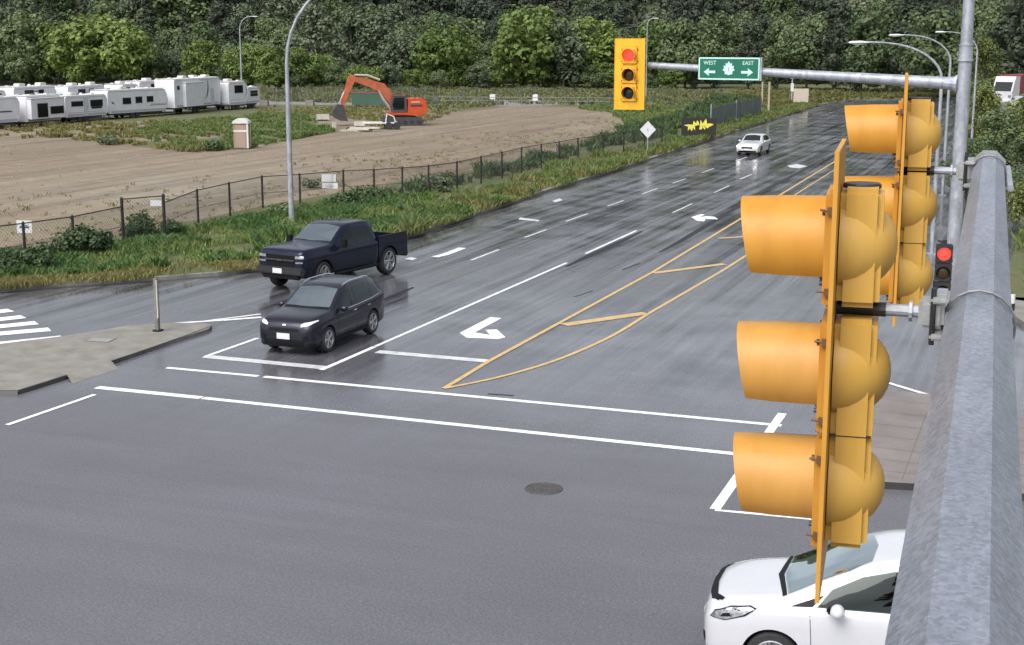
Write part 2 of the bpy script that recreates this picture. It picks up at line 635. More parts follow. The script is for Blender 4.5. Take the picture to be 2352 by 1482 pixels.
def thing(name, label, cat, loc=(0, 0, 0), rz=0.0, group=None):
    o = bpy.data.objects.new(name, None)
    o.empty_display_size = 0.2
    COL.objects.link(o)
    o.location = loc
    o.rotation_euler = (0, 0, rz)
    return tag(o, label, cat, group)


def struct(name, mb, m):
    return tag(mb.build(name, m), kind='structure')


def copy_tree(o, parent=None):
    c = o.copy()
    COL.objects.link(c)
    c.parent = parent
    for ch in list(o.children):
        copy_tree(ch, c)
    return c


def text_part(name, txt, size, m, parent, M):
    cu = bpy.data.curves.new(name, 'FONT')
    cu.body = txt
    cu.size = size
    cu.align_x = 'CENTER'
    cu.align_y = 'CENTER'
    cu.extrude = 0.001
    cu.resolution_u = 2
    tmp = bpy.data.objects.new('tmp', cu)
    COL.objects.link(tmp)
    bpy.context.view_layer.update()
    me = bpy.data.meshes.new_from_object(tmp.evaluated_get(bpy.context.evaluated_depsgraph_get()))
    bpy.data.objects.remove(tmp)
    me.materials.clear()
    me.materials.append(m)
    me.transform(M)
    o = bpy.data.objects.new(name, me)
    COL.objects.link(o)
    o.parent = parent
    return o


# ------------------------------------------------------------------ the setting: ground, road, verges
Z1, ZV = 0.004, 0.13
struct('ground', MB().sheet([(-1500, -600), (1500, -600), (1500, 1800), (-1500, 1800)], -0.30), MATS['turf_soil'])
struct('road', MB().sheet([(-260, -80), (260, -80), (260, 330), (-260, 330)], 0.0), MATS['asphalt'])

curb_px = [(-700, 705), (-300, 692), (0, 672), (130, 660), (360, 645), (500, 634), (600, 622), (700, 604), (820, 577), (930, 550), (1130, 483), (1270, 437), (1430, 388),
           (1640, 320), (1800, 268), (1880, 243), (1925, 236), (1990, 231), (2230, 226)]
curb = [gp(*p) for p in curb_px]
far_poly = [(140, 420), (-600, 520), (-600, 20)]
verge = [(p.x, p.y) for p in curb] + far_poly
struct('verge', MB().sheet(verge, ZV), MATS['turf_soil'])


def kerb_strip(name, pts, wd, m, side=1, z=ZV):
    mb = MB()
    n = len(pts)
    offs = []
    for i in range(n):
        d = (pts[min(i + 1, n - 1)] - pts[max(i - 1, 0)]).normalized()
        nn = Vector((-d.y, d.x, 0)) * side * wd
        offs.append(pts[i] + nn)
    vs = []
    for p, q in zip(pts, offs):
        vs += [(p.x, p.y, -0.02), (p.x, p.y, z + 0.003), (q.x, q.y, z + 0.003)]
    fs = []
    for i in range(n - 1):
        a, b = i * 3, i * 3 + 3
        fs += [(a, a + 1, b + 1, b), (a + 1, a + 2, b + 2, b + 1)]
    mb.add(vs, fs)
    return struct(name, mb, m)


kerb_strip('kerb', curb, 0.20, KERB_L)
# dark wet gutter at the foot of the kerb
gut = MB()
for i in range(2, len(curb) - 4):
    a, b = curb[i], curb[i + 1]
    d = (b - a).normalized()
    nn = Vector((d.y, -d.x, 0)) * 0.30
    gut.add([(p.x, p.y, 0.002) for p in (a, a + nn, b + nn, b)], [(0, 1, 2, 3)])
struct('gutter', gut, TAR_REFL if False else mat('gutter_asphalt', (0.0549, 0.05344, 0.05417), 0.3, noise=(1.2, 0.5, 7)))

# building lot: bare dirt
lot_px = [(-400, 660), (0, 600), (120, 582), (300, 540), (460, 510), (620, 476), (800, 445), (1000, 415), (1130, 385), (1300, 348), (1430, 305), (1440, 283),
          (1400, 262), (1330, 250), (1180, 243), (1060, 258), (990, 262), (860, 254), (740, 270), (700, 322), (560, 342), (420, 352), (320, 342), (250, 318), (150, 300), (0, 292), (-400, 330)]
struct('dirt_lot', MB().sheet([(gp(x, y).x, gp(x, y).y) for x, y in lot_px], ZV + 0.004), MATS['dirt'])
struct('gravel_strip', MB().sheet([(gp(x, y).x, gp(x, y).y) for x, y in
       [(-300, 286), (200, 276), (590, 243), (900, 243), (1130, 247), (1390, 243), (1400, 232), (1000, 230), (620, 228), (0, 262), (-300, 270)]], ZV + 0.008), GRAVEL)
struct('dirt_patch', MB().sheet([(gp(x, y).x, gp(x, y).y) for x, y in
       [(0, 290), (200, 285), (330, 282), (520, 292), (500, 320), (350, 330), (120, 318), (0, 330)]], ZV + 0.008), MATS['dirt'])

# hillside behind the lot
hv, hf = [], []
NS, NT = 60, 34


def hill_z(t):
    u = max(0.0, t - 283)
    return 0.12 + (u * u * 0.004 if u < 40 else 6.4 + (u - 40) * 0.34)


for j in range(NT):
    t = 276 + j * 9.0
    for i in range(NS):
        s_ = -330 + i * 12.5
        p = FH * t + RT * s_
        hv.append((p.x, p.y, hill_z(t) + (math.sin(s_ * 0.05) * 1.5 + math.sin(s_ * 0.021 + t * 0.03) * 2) * min(1, max(0, (t - 285) / 40)) + (0.02 if j else -0.3)))
for j in range(NT - 1):
    for i in range(NS - 1):
        a = j * NS + i
        hf.append((a, a + 1, a + NS + 1, a + NS))
struct('hill', MB().add(hv, hf), mat('forest_floor', (0.040, 0.050, 0.020), 0.95, noise=(0.15, 0.5, 6)))

# right-hand verge and concrete islands
rv = [gp(2300, 690), gp(2352, 697), gp(2700, 760)]
xr = gp(2306, 690).x
struct('right_verge', MB().sheet([(xr, gp(2306, 690).y), (120, gp(2306, 690).y + 4), (160, 300), (16, 300), (5, 190), (xr, 120)], ZV), MATS['turf_soil'])
isl_l = [gp(x, y) for x, y in [(-260, 830), (0, 797), (145, 779), (300, 754), (400, 748), (470, 748), (487, 754), (480, 762), (255, 836), (160, 868), (45, 905), (0, 905), (-260, 900)]]
MB_i = MB().prism([(p.x, p.y) for p in isl_l], -0.02, 0.09)
tag(MB_i.build('traffic_island', CONC), kind='structure')
# near-black faces of the island kerb, with the ramp between them left flush
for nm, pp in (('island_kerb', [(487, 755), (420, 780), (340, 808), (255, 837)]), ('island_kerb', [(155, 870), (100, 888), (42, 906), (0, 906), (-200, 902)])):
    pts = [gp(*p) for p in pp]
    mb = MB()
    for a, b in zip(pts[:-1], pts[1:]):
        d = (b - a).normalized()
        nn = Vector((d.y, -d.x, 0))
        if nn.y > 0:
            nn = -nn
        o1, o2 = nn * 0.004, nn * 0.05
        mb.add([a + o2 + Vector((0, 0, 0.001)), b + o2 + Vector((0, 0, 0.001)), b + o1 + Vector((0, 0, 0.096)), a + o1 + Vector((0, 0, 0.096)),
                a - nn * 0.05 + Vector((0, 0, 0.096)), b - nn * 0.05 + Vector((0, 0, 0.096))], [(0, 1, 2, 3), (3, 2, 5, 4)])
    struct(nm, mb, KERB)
pr = [gp(x, y) for x, y in [(256, 836), (154, 869), (166, 882), (272, 848)]]
mb = MB().add([(pr[0].x, pr[0].y, 0.094), (pr[1].x, pr[1].y, 0.094), (pr[2].x, pr[2].y, 0.003), (pr[3].x, pr[3].y, 0.003)], [(0, 1, 2, 3)])
struct('kerb_ramp', mb, CONC)

isl_r = [gp(x, y) for x, y in [(2010, 905), (2140, 918), (2352, 978), (2620, 1050), (2620, 1215), (2352, 1150), (2130, 1128), (1990, 1120), (1985, 1010)]]
tag(MB().prism([(p.x, p.y) for p in isl_r], -0.02, 0.13).build('paved_island', CONC_PINK), kind='structure')
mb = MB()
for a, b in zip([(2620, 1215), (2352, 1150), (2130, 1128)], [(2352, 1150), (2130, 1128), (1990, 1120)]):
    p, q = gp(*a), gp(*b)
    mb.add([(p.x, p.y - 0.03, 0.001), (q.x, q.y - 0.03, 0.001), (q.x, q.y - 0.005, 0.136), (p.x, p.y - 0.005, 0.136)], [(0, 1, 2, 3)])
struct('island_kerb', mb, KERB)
# joints of the paved island
mb = MB()
for yy in (925, 955, 985, 1012, 1040, 1066, 1092):
    p, q = gp(2000, yy), gp(2400, yy + 48)
    mb.quadstrip(p, q, 0.016, 0.133)
for xx in (2070, 2200):
    p, q = gp(xx, 1120), gp(xx + 58, 960)
    mb.quadstrip(p, q, 0.016, 0.1335)
struct('paving_joints', mb, mat('joint', (0.1171, 0.09883, 0.09151), 0.9))
isl_f = [gp(x, y) for x, y in [(2305, 695), (2352, 702), (2560, 740), (2560, 800), (2352, 752), (2318, 728)]]
tag(MB().prism([(p.x, p.y) for p in isl_f], -0.02, 0.15).build('concrete_island', CONC), kind='structure')

# ------------------------------------------------------------------ painted markings
WP, WW, YP = MATS['white_paint'], MATS['worn_white_paint'], MATS['yellow_paint']
PXW = lambda a, b, wd, z=Z1: MB().quadstrip(gp(*a), gp(*b), wd, z)


LN = [0]


def line(name, segs, m):
    LN[0] += 1
    mb = MB()
    for a, b, wd in segs:
        mb.quadstrip(gp(*a), gp(*b), wd, Z1 + LN[0] * 0.0003)
    return struct(name, mb, m)


def ribbon(name, px, wd, m):
    LN[0] += 1
    q = [gp(*p) for p in px]
    V = []
    for i, p in enumerate(q):
        d = (q[min(i + 1, len(q) - 1)] - q[max(i - 1, 0)]).normalized()
        for s_ in (1, -1):
            V.append((p.x - d.y * s_ * wd / 2, p.y + d.x * s_ * wd / 2, Z1 + LN[0] * 0.0003))
    return struct(name, MB().add(V, [(2 * i + 1, 2 * i + 3, 2 * i + 2, 2 * i) for i in range(len(q) - 1)]), m)


line('crosswalk_line', [((383, 845), (593, 864.4), 0.17), ((606, 865.5), (1795, 978), 0.19)], WP)
line('crosswalk_line', [((222, 890), (462, 914), 0.26), ((466, 914.5), (1700, 1044), 0.21)], WP)
line('crosswalk_side_line', [((1642, 1170), (1797, 950), 0.20)], WP)
line('crosswalk_side_line', [((1642, 1172), (1900, 1196), 0.10)], WP)
line('stop_line', [((472, 819), (745, 845), 0.36)], WW)
line('stop_line', [((866, 808), (1122, 830), 0.36)], WW)
line('lane_line', [((738, 850), (860, 797), 0.15), ((862, 796.2), (1302, 604), 0.12), ((1345, 583), (1462, 530), 0.12)], WP)
line('lane_line', [((470, 820), (592, 777), 0.13)], WP)
line('lane_line', [((1083, 598), (1145, 574), 0.13), ((1205, 546), (1255, 528), 0.11), ((1300, 509), (1350, 491), 0.11), ((1395, 474), (1432, 461), 0.11),
                   ((1475, 446), (1510, 433), 0.11), ((1545, 421), (1575, 411), 0.11), ((1612, 397), (1640, 387), 0.11), ((1690, 370), (1715, 361), 0.11)], WW)
line('turn_lane_dash', [((1545, 489), (1590, 468), 0.11), ((1640, 443), (1675, 427), 0.11), ((1700, 412), (1726, 401), 0.11)], WW)
line('slip_lane_line', [((400, 743), (512, 736), 0.18), ((512.5, 736), (600, 729), 0.22)], WP)
line('slip_lane_line', [((470, 738), (598, 722), 0.12)], WP)
line('give_way_dash', [((170, 770), (198, 768), 0.14), ((214, 765), (250, 762), 0.14), ((258, 760), (285, 758), 0.14), ((296, 756), (325, 753), 0.14), ((334, 752), (362, 749), 0.14), ((374, 746), (396, 744), 0.14)], WP)
line('crosswalk_bar', [((-120, 803), (145, 776), 0.62)], WP)
for yy, xx in ((757, 114), (742, 84), (728, 54), (713, 25)):
    line('crosswalk_bar', [((-160, yy + 24), (xx, yy), 0.58)], WP)
line('side_street_line', [((16, 977), (218, 907), 0.13)], WP)
line('island_edge_line', [((2036, 879), (2142, 911), 0.14)], WP)
line('island_edge_line', [((2300, 957), (2420, 990), 0.14)], WP)
# yellow gore
yl = [(1020, 893), (1120, 832), (1280, 745), (1500, 625), (1690, 510), (1800, 443), (1890, 388), (1925, 367)]
yr = [(1020, 893), (1150, 866), (1280, 827), (1400, 775), (1500, 715), (1600, 657), (1690, 603), (1860, 490)]


def smooth_px(P, k=6):
    out_ = []
    for i in range(len(P) - 1):
        a, b, c, d = (Vector(P[max(i - 1, 0)]), Vector(P[i]), Vector(P[i + 1]), Vector(P[min(i + 2, len(P) - 1)]))
        for j in range(k):
            u = j / k
            q = 0.5 * ((2 * b) + (c - a) * u + (2 * a - 5 * b + 4 * c - d) * u * u + (3 * b - a - 3 * c + d) * u ** 3)
            out_.append((q.x, q.y))
    return out_ + [tuple(P[-1])]


yr = smooth_px(yr)
ribbon('median_line', yl, 0.14, YP)
ribbon('median_line', yr, 0.13, YP)
line('median_line', [((1800, 465), (1925, 385), 0.09)], YP)
line('gore_bar', [((1294, 747), (1484, 720), 0.42)], YP)
line('gore_bar', [((1501, 628), (1664, 607), 0.34)], YP)
line('gore_bar', [((1650, 548), (1790, 540), 0.30)], YP)


def turn_arrow(px, py, mirror=False, sc=1.0):
    """left-turn arrow painted flat: shaft then a head pointing to the driver's left (drivers come towards -y)"""
    o = gp(px, py)
    poly = [(0.55, -0.1), (0.85, -0.1), (0.78, 1.2), (0.35, 0.75), (0.30, 1.45), (-0.62, 0.55), (0.16, -0.35), (0.24, 0.35)]
    mb = MB().sheet([(o.x + x * sc, o.y + y * sc * 1.4) for x, y in poly], Z1)
    return mb


def arrow_px(pts, m):
    return struct('turn_arrow', MB().sheet([(gp(*p).x, gp(*p).y) for p in pts], Z1), m)


arrow_px([(1126, 729), (1152, 731), (1090, 764), (1126, 770), (1115, 758), (1141, 757), (1161, 775), (1145, 779), (1072, 776), (1056, 765)], WP)
arrow_px([(1588, 499), (1610, 492), (1619, 493), (1607, 499), (1622, 497), (1640, 498), (1650, 504), (1621, 503), (1617, 509), (1600, 507)], WP)
arrow_px([(1808, 381), (1830, 377), (1855, 382), (1835, 387), (1815, 385)], WW)
ribbon('turn_arrow', [(998, 591), (1020, 586), (1042, 578), (1062, 570)], 0.34, WP)
arrow_px([(928, 595), (945, 591), (958, 594), (948, 598)], WW)
arrow_px([(1195, 500), (1240, 506), (1236, 509), (1190, 504)], WW)
arrow_px([(1268, 462), (1285, 456), (1292, 460), (1275, 465)], WW)

# crack sealing and wet seams, the wood's dark reflection painted into their black
for pts, wd in (([(868, 694), (905, 680), (950, 660)], 0.30), ([(1515, 580), (1560, 556), (1620, 520), (1690, 478), (1770, 430), (1850, 388), (1895, 362)], 0.32),
                ([(1320, 682), (1362, 668)], 0.18), ([(1430, 620), (1470, 605)], 0.28), ([(1300, 613), (1345, 592), (1400, 568), (1475, 531)], 0.40),
                ([(1840, 380), (1900, 379)], 0.7), ([(1120, 905), (1180, 909)], 0.28)):
    mb = MB()
    q = [gp(*p) for p in pts]
    V = []
    for i, p in enumerate(q):
        d = (q[min(i + 1, len(q) - 1)] - q[max(i - 1, 0)]).normalized()
        ww = wd * (0.35 if i in (0, len(q) - 1) else 0.8 + 0.4 * random.random()) / 2
        V += [(p.x - d.y * ww, p.y + d.x * ww, 0.0025), (p.x + d.y * ww, p.y - d.x * ww, 0.0025)]
    mb.add(V, [(2 * i + 1, 2 * i + 3, 2 * i + 2, 2 * i) for i in range(len(q) - 1)])
    struct('tar_reflection_seam', mb, TAR_REFL)

# ------------------------------------------------------------------ vegetation
rng = np.random.default_rng(11)
LEAF_B = leafmat('bright_leaf', (0.088, 0.135, 0.038), (0.190, 0.255, 0.074), 0.3)
LEAF_M = leafmat('mid_leaf', (0.082, 0.118, 0.058), (0.145, 0.190, 0.094), 0.28)  # lifted to paint distance haze into the leaf colour
LEAF_D = leafmat('dark_leaf', (0.044, 0.058, 0.043), (0.082, 0.102, 0.073), 0.22)  # raised and greyed, haze over the far wood put into the colour
LEAF_G = leafmat('grey_green_leaf', (0.080, 0.104, 0.066), (0.150, 0.180, 0.116), 0.25)
LEAF_S = leafmat('shrub_leaf', (0.034, 0.062, 0.030), (0.090, 0.135, 0.060), 0.22)
LEAF_O = leafmat('olive_leaf', (0.066, 0.086, 0.026), (0.200, 0.226, 0.070), 0.26)
GRASS = leafmat('grass_blade', (0.066, 0.112, 0.034), (0.165, 0.245, 0.080), 0.3, yellow=(0.20, 0.21, 0.075), scale=0.35)
GRASS_Y = leafmat('dry_grass_blade', (0.110, 0.112, 0.036), (0.240, 0.225, 0.092), 0.3, yellow=(0.205, 0.200, 0.080), scale=0.5)
WEED = leafmat('weed_leaf', (0.045, 0.095, 0.032), (0.130, 0.235, 0.080), 0.3)


def leaf_cloud(n, centres, radii, size, r, up=0.4):
    """n leaf-sized faces gathered in clumps; returns (4n,3) corners"""
    k = r.integers(0, len(centres), n)
    d = r.normal(size=(n, 3))
    d /= np.linalg.norm(d, axis=1)[:, None]
    rad = radii[k] * (0.35 + 0.65 * r.random(n) ** 0.5)
    p = centres[k] + d * rad[:, None]
    nn = d * 1.2 + r.normal(size=(n, 3)) * 0.34 + np.array([0, 0, up])
    nn /= np.linalg.norm(nn, axis=1)[:, None]
    a = np.cross(nn, r.normal(size=(n, 3)))
    a /= np.linalg.norm(a, axis=1)[:, None]
    b = np.cross(nn, a)
    s = size * (0.55 + 0.9 * r.random(n))[:, None]
    a *= s * 0.5
    b *= s * 0.36
    V = np.stack([p - a, p - b * 0.9 + a * 0.1, p + a, p + b], axis=1)
    return V.reshape(-1, 3)


def tree_proto(kind, h, rad, n, leaf, seed):
    r = np.random.default_rng(seed)
    if kind == 'round':
        m = 46
        d = r.normal(size=(m, 3))
        d /= np.linalg.norm(d, axis=1)[:, None]
        q = r.random(m)[:, None] ** 0.45
        c = d * q * np.array([rad * 0.85, rad * 0.85, h * 0.40]) + np.array([0, 0, h * 0.55])
        cr_ = rad * (0.20 + 0.20 * r.random(m))
    elif kind == 'tall':
        m = 60
        z = h * (0.12 + 0.86 * r.random(m))
        prof = rad * np.clip(np.sin(np.clip((z / h - 0.02) * 1.02, 0, 1) * math.pi) ** 0.55, 0.15, 1)
        a = r.random(m) * 2 * math.pi
        q = r.random(m) ** 0.5
        c = np.stack([np.cos(a) * prof * q, np.sin(a) * prof * q, z], 1)
        cr_ = rad * (0.20 + 0.22 * r.random(m))
    else:
        m = 70
        z = h * (0.08 + 0.90 * r.random(m) ** 0.9)
        prof = rad * (1.02 - z / h) ** 0.8
        a = r.random(m) * 2 * math.pi
        q = 0.35 + 0.65 * r.random(m)
        c = np.stack([np.cos(a) * prof * q, np.sin(a) * prof * q, z], 1)
        cr_ = np.maximum(0.35, prof * 0.38) * (0.7 + 0.6 * r.random(m))
    c[:, :2] += r.normal(size=2) * rad * 0.06
    V = leaf_cloud(n, c, cr_, leaf, r)
    V[:, 2] = np.maximum(V[:, 2], 0.15)
    crown_me = (V, c)
    tb = MB()
    lean = r.normal(size=2) * 0.03 * h
    tb.tube([(0, 0, -0.3), (lean[0] * 0.3, lean[1] * 0.3, h * 0.3), (lean[0], lean[1], h * 0.66), (lean[0] * 1.2, lean[1] * 1.2, h * 0.92)], [h * 0.018, h * 0.014, h * 0.008, h * 0.003], 6)
    for i in range(7):
        z = h * (0.22 + 0.09 * i)
        tgt = c[r.integers(0, m)]
        b0 = Vector((lean[0] * z / h * 1.2, lean[1] * z / h * 1.2, z))
        b1 = Vector(tgt)
        b1.z = max(b1.z, z + 0.3)
        tb.tube([b0, b0.lerp(b1, 0.5) + Vector((0, 0, 0.2)), b1], [h * 0.007, h * 0.005, h * 0.002], 4)
    return V, tb


PROTO = {}


def proto(key, kind, h, rad, n, leaf, seed, lm):
    V, tb = tree_proto(kind, h, rad, n, leaf, seed)
    root = thing('tree', 'tree', 'tree')
    cr_o = np_mesh('crown', V, 4, lm, root)
    tr_o = tb.build('trunk', BARK, root)
    PROTO[key] = [root, h, False]


proto('a1', 'round', 9, 4.6, 5200, 0.50, 1, LEAF_B)
proto('a2', 'round', 9, 4.0, 4600, 0.46, 2, LEAF_B)
proto('m1', 'tall', 13, 4.2, 5600, 0.52, 3, LEAF_M)
proto('m2', 'round', 11, 5.0, 5600, 0.54, 4, LEAF_M)
proto('g1', 'tall', 12, 3.6, 5000, 0.48, 5, LEAF_G)
proto('g2', 'round', 10, 4.2, 5000, 0.50, 15, LEAF_G)
proto('d1', 'conifer', 19, 4.0, 4800, 0.62, 6, LEAF_D)
proto('d2', 'tall', 17, 4.0, 5200, 0.60, 7, LEAF_D)
proto('d3', 'conifer', 16, 3.4, 4400, 0.58, 8, LEAF_D)
proto('o1', 'round', 6, 3.2, 5200, 0.30, 9, LEAF_O)
proto('o2', 'tall', 9, 3.0, 6000, 0.32, 10, LEAF_O)
proto('s1', 'tall', 10, 3.4, 6200, 0.34, 12, LEAF_M)


def plant_tree(key, p, h, label, group=None, name='tree', cat='tree', rz=None, wide=1.0):
    root, h0, used = PROTO[key]
    o = root if not used else copy_tree(root)
    PROTO[key][2] = True
    o.name = name
    o.location = p
    o.rotation_euler = (0, 0, random.uniform(0, 6.28) if rz is None else rz)
    s = h / h0
    o.scale = (s * wide, s * wide, s)
    o['label'] = label
    o['category'] = cat
    if group:
        o['group'] = group
    elif 'group' in o:
        del o['group']
    return o


def base_z(p):
    t = p.x * FH.x + p.y * FH.y
    s_ = p.x * RT.x + p.y * RT.y
    return ZV if t < 284 else hill_z(t) + (math.sin(s_ * 0.05) * 1.5 + math.sin(s_ * 0.021 + t * 0.03) * 2) * min(1, max(0, (t - 285) / 40)) - 0.3


def TS(t, px):
    """ground point t metres ahead, in the direction of survey column px"""
    return FH * t + RT * (t * (px - 1176) / FPX * 1.02)


# front row: trees one can tell apart
front = [
    # px, t, top height, proto, width, label
    (-20, 268, 11.0, 'g1', 1.1, 'grey-green tall tree at the left end, above the first travel trailer'),
    (45, 276, 12.0, 'm1', 1.0, 'mid-green tree behind the trailer with the swoosh'),
    (105, 262, 13.5, 'm1', 1.15, 'dark leafy tall tree behind the trailer with the big slide-out window'),
    (170, 262, 12.0, 'a2', 1.0, 'yellowish green tree left of the big bright tree behind the trailers'),
    (240, 256, 14.0, 'a1', 1.15, 'biggest bright green tree, rising behind the middle trailers'),
    (312, 256, 13.2, 'a1', 1.05, 'bright green tree joined to the right of the biggest bright one'),
    (365, 264, 8.5, 'm2', 0.9, 'low mid-green tree in the gap behind the three-window trailer'),
    (420, 268, 7.0, 'g2', 0.8, 'small greyish tree right above the tall trailer roof'),
    (485, 258, 8.8, 'a2', 1.0, 'medium bright green bushy tree above the tall trailer'),
    (545, 268, 8.0, 'm2', 0.8, 'dull green tree directly behind the far left street lamp'),
    (592, 250, 8.6, 'a1', 0.95, 'yellow-green bushy tree just right of the far left street lamp'),
    (635, 248, 7.6, 'a2', 0.95, 'yellow-green tree just left of the tall near lamp post'),
    (705, 250, 7.8, 'a1', 0.95, 'yellow-green rounded tree right of the tall near lamp post'),
    (762, 256, 6.2, 'a2', 0.9, 'small bright green tree left of the excavator arm'),
    (820, 262, 13.5, 'g1', 1.0, 'slender grey-green tree above the raised excavator arm'),
    (740, 272, 15.0, 'g1', 1.1, 'tall pale grey-green tree up behind the lamp arm'),
    (880, 262, 13.0, 'g1', 1.15, 'broad grey-green tree above the excavator boom'),
    (935, 258, 10.5, 'g2', 1.0, 'grey-green rounded tree behind the excavator cab'),
    (1015, 252, 12.0, 'a1', 0.95, 'bright green tree standing alone right of the excavator'),
    (1065, 258, 9.0, 'a2', 0.9, 'smaller bright tree beside the lone bright one'),
    (1125, 256, 8.4, 'm2', 0.9, 'mid-green tree over the first white marker'),
    (1180, 252, 10.0, 'a2', 0.95, 'bright green tree between the two white markers'),
    (1235, 250, 15.5, 'a1', 1.05, 'tallest bright green tree in the middle of the wood edge'),
    (1290, 248, 12.5, 'g2', 1.0, 'soft grey-green round tree left of the overhead red signal'),
    (1350, 252, 12.5, 'a2', 1.05, 'bright green tree close to the left of the red signal'),
    (1395, 256, 9.0, 'm2', 0.9, 'mid-green tree partly behind the yellow backplate'),
    (1500, 255, 12.0, 'a2', 1.0, 'bright olive tree right of the overhead red signal'),
    (1560, 252, 12.5, 'm2', 1.0, 'mid-green tree above the left end of the green sign'),
    (1625, 258, 13.0, 'm1', 1.05, 'dull green tall tree above the green arrow sign'),
    (1700, 252, 11.5, 'd2', 1.0, 'dark leafy tree above the right end of the green sign'),
    (1765, 248, 13.0, 'm1', 1.0, 'mid-green tall tree behind the pair of tan posts'),
    (1830, 240, 12.0, 'm2', 1.0, 'rounded green tree behind the tan board'),
    (1890, 236, 15.0, 'd2', 1.0, 'dark tall tree behind the nearest right lamp head'),
    (1950, 232, 13.0, 'm1', 1.0, 'green tree under the arm of the nearest right lamp'),
    (2010, 228, 14.0, 'm1', 1.1, 'green tree behind the second right lamp head'),
    (2075, 222, 16.0, 'd2', 1.1, 'dark tall tree between the right lamps'),
    (2130, 206, 13.0, 'm2', 1.1, 'mid-green tree behind the bent lamp poles'),
    (2222, 168, 8.5, 'o2', 0.8, 'yellow-green tree just right of the tall grey signal pole'),
    (2262, 190, 13.0, 's1', 1.0, 'green tree above the parked truck at right'),
    (2330, 185, 17.0, 'd2', 1.2, 'dark tall tree at the right edge above the truck'),
    (2400, 180, 18.0, 'd1', 1.2, 'dark tree beyond the right edge of the wood'),
    (2200, 200, 13.5, 'm1', 1.1, 'green tree behind the tall grey signal pole'),
]
for px, t, h, key, wd, lab in front:
    p = TS(t, px)
    p.z = base_z(p)
    plant_tree(key, p, h, lab, 'trees along the edge of the wood', wide=wd)
# right-hand bushes on the near bank
for px, t, h, key, wd, lab in [
        (2228, 108, 5.0, 'o2', 0.9, 'yellow-green bushy shrub beside the signal pole'),
        (2290, 98, 3.9, 'o1', 1.1, 'olive shrub below the parked truck at right'),
        (2335, 92, 5.2, 'o1', 1.1, 'olive shrub at the right edge beside the mast arm tip'),
        (2268, 82, 4.4, 's1', 1.2, 'dark green shrub low between pole and mast arm'),
        (2340, 70, 3.8, 's1', 1.3, 'dark green shrub right of the mast arm above the grass bank'),
        (2385, 80, 6.2, 'o2', 1.1, 'tall olive shrub at the right edge of the bank'),
        (2375, 62, 2.6, 'o1', 1.1, 'low olive shrub nearest the concrete island at right'),
        (2215, 120, 5.0, 's1', 1.1, 'dark green shrub behind the signal pole'),
        (2200, 76, 3.2, 's1', 1.2, 'dark shrub behind the foot of the small red signal')]:
    p = TS(t, px)
    p.z = ZV - 0.1
    plant_tree(key, p, h, lab, 'shrubs on the right bank', 'shrub', 'shrub', wide=wd)

# low bushes at the foot of the wood
for k in range(26):
    px = 590 + k * 40 + random.uniform(-14, 14)
    p = TS(random.uniform(244, 254), px)
    p.z = base_z(p)
    kk = random.choice(('a2', 'm2', 'g2', 'a1'))
    plant_tree(kk, p, random.uniform(2.6, 4.8), 'low rounded bush at the foot of the wood edge behind the bare lot', 'low bushes at the foot of the wood', 'bush', 'bush', wide=random.uniform(1.0, 1.4))

# the wood behind: rows climbing the hill
rows = [(283, 5.8, ('m1', 'm2', 'g1', 'd2'), (10, 14)), (297, 6.4, ('d2', 'm1', 'd3', 'g1'), (13, 17)), (314, 6.8, ('d1', 'd2', 'd3', 'm1'), (15, 20)),
        (334, 7.6, ('d1', 'd2', 'd3'), (16, 21)), (358, 8.6, ('d1', 'd2', 'd3', 'd1'), (17, 22)), (388, 10, ('d1', 'd2'), (18, 23))]
LBL = {'m': 'mid-green leafy tree in the wood behind the brighter front trees', 'g': 'grey-green tree in the wood behind the brighter front trees',
       'd': 'dark tree high in the dense wood on the hillside'}
for t0, sp, keys, hh in rows:
    half = t0 * 0.40
    s_ = -half
    while s_ < half * 1.06:
        t = t0 + random.uniform(-5, 5)
        p = FH * t + RT * (s_ + random.uniform(-1.5, 1.5))
        p.z = base_z(p)
        k = random.choice(keys)
        plant_tree(k, p, random.uniform(*hh), LBL[k[0]], 'trees of the hillside wood, ' + {'m': 'mid-green', 'g': 'grey-green', 'd': 'dark'}[k[0]], wide=random.uniform(0.95, 1.25))
        s_ += sp * random.uniform(0.85, 1.15)


# grass: blades as narrow bent faces
def inside(poly, P):
    x, y = P[:, 0], P[:, 1]
    c = np.zeros(len(P), bool)
    n = len(poly)
    j = n - 1
    for i in range(n):
        xi, yi = poly[i]
        xj, yj = poly[j]
        m = ((yi > y) != (yj > y)) & (x < (xj - xi) * (y - yi) / (yj - yi + 1e-12) + xi)
        c ^= m
        j = i
    return c


def scatter(poly, n, r, clump=0.0):
    A = np.array(poly)
    lo, hi = A.min(0), A.max(0)
    out_ = np.zeros((0, 2))
    while len(out_) < n:
        P = lo + (hi - lo) * r.random((n * 2, 2))
        P = P[inside(poly, P)]
        if clump:
            f = np.sin(P[:, 0] * 1.3 + np.sin(P[:, 1] * 0.7) * 2) + np.sin(P[:, 1] * 1.1 + P[:, 0] * 0.6) + np.sin(P[:, 0] * 0.31 + 1) + np.sin(P[:, 1] * 0.23)
            P = P[r.random(len(P)) < np.clip(0.5 + clump * f * 0.35, 0.02, 1)]
        out_ = np.concatenate([out_, P])
    return out_[:n]


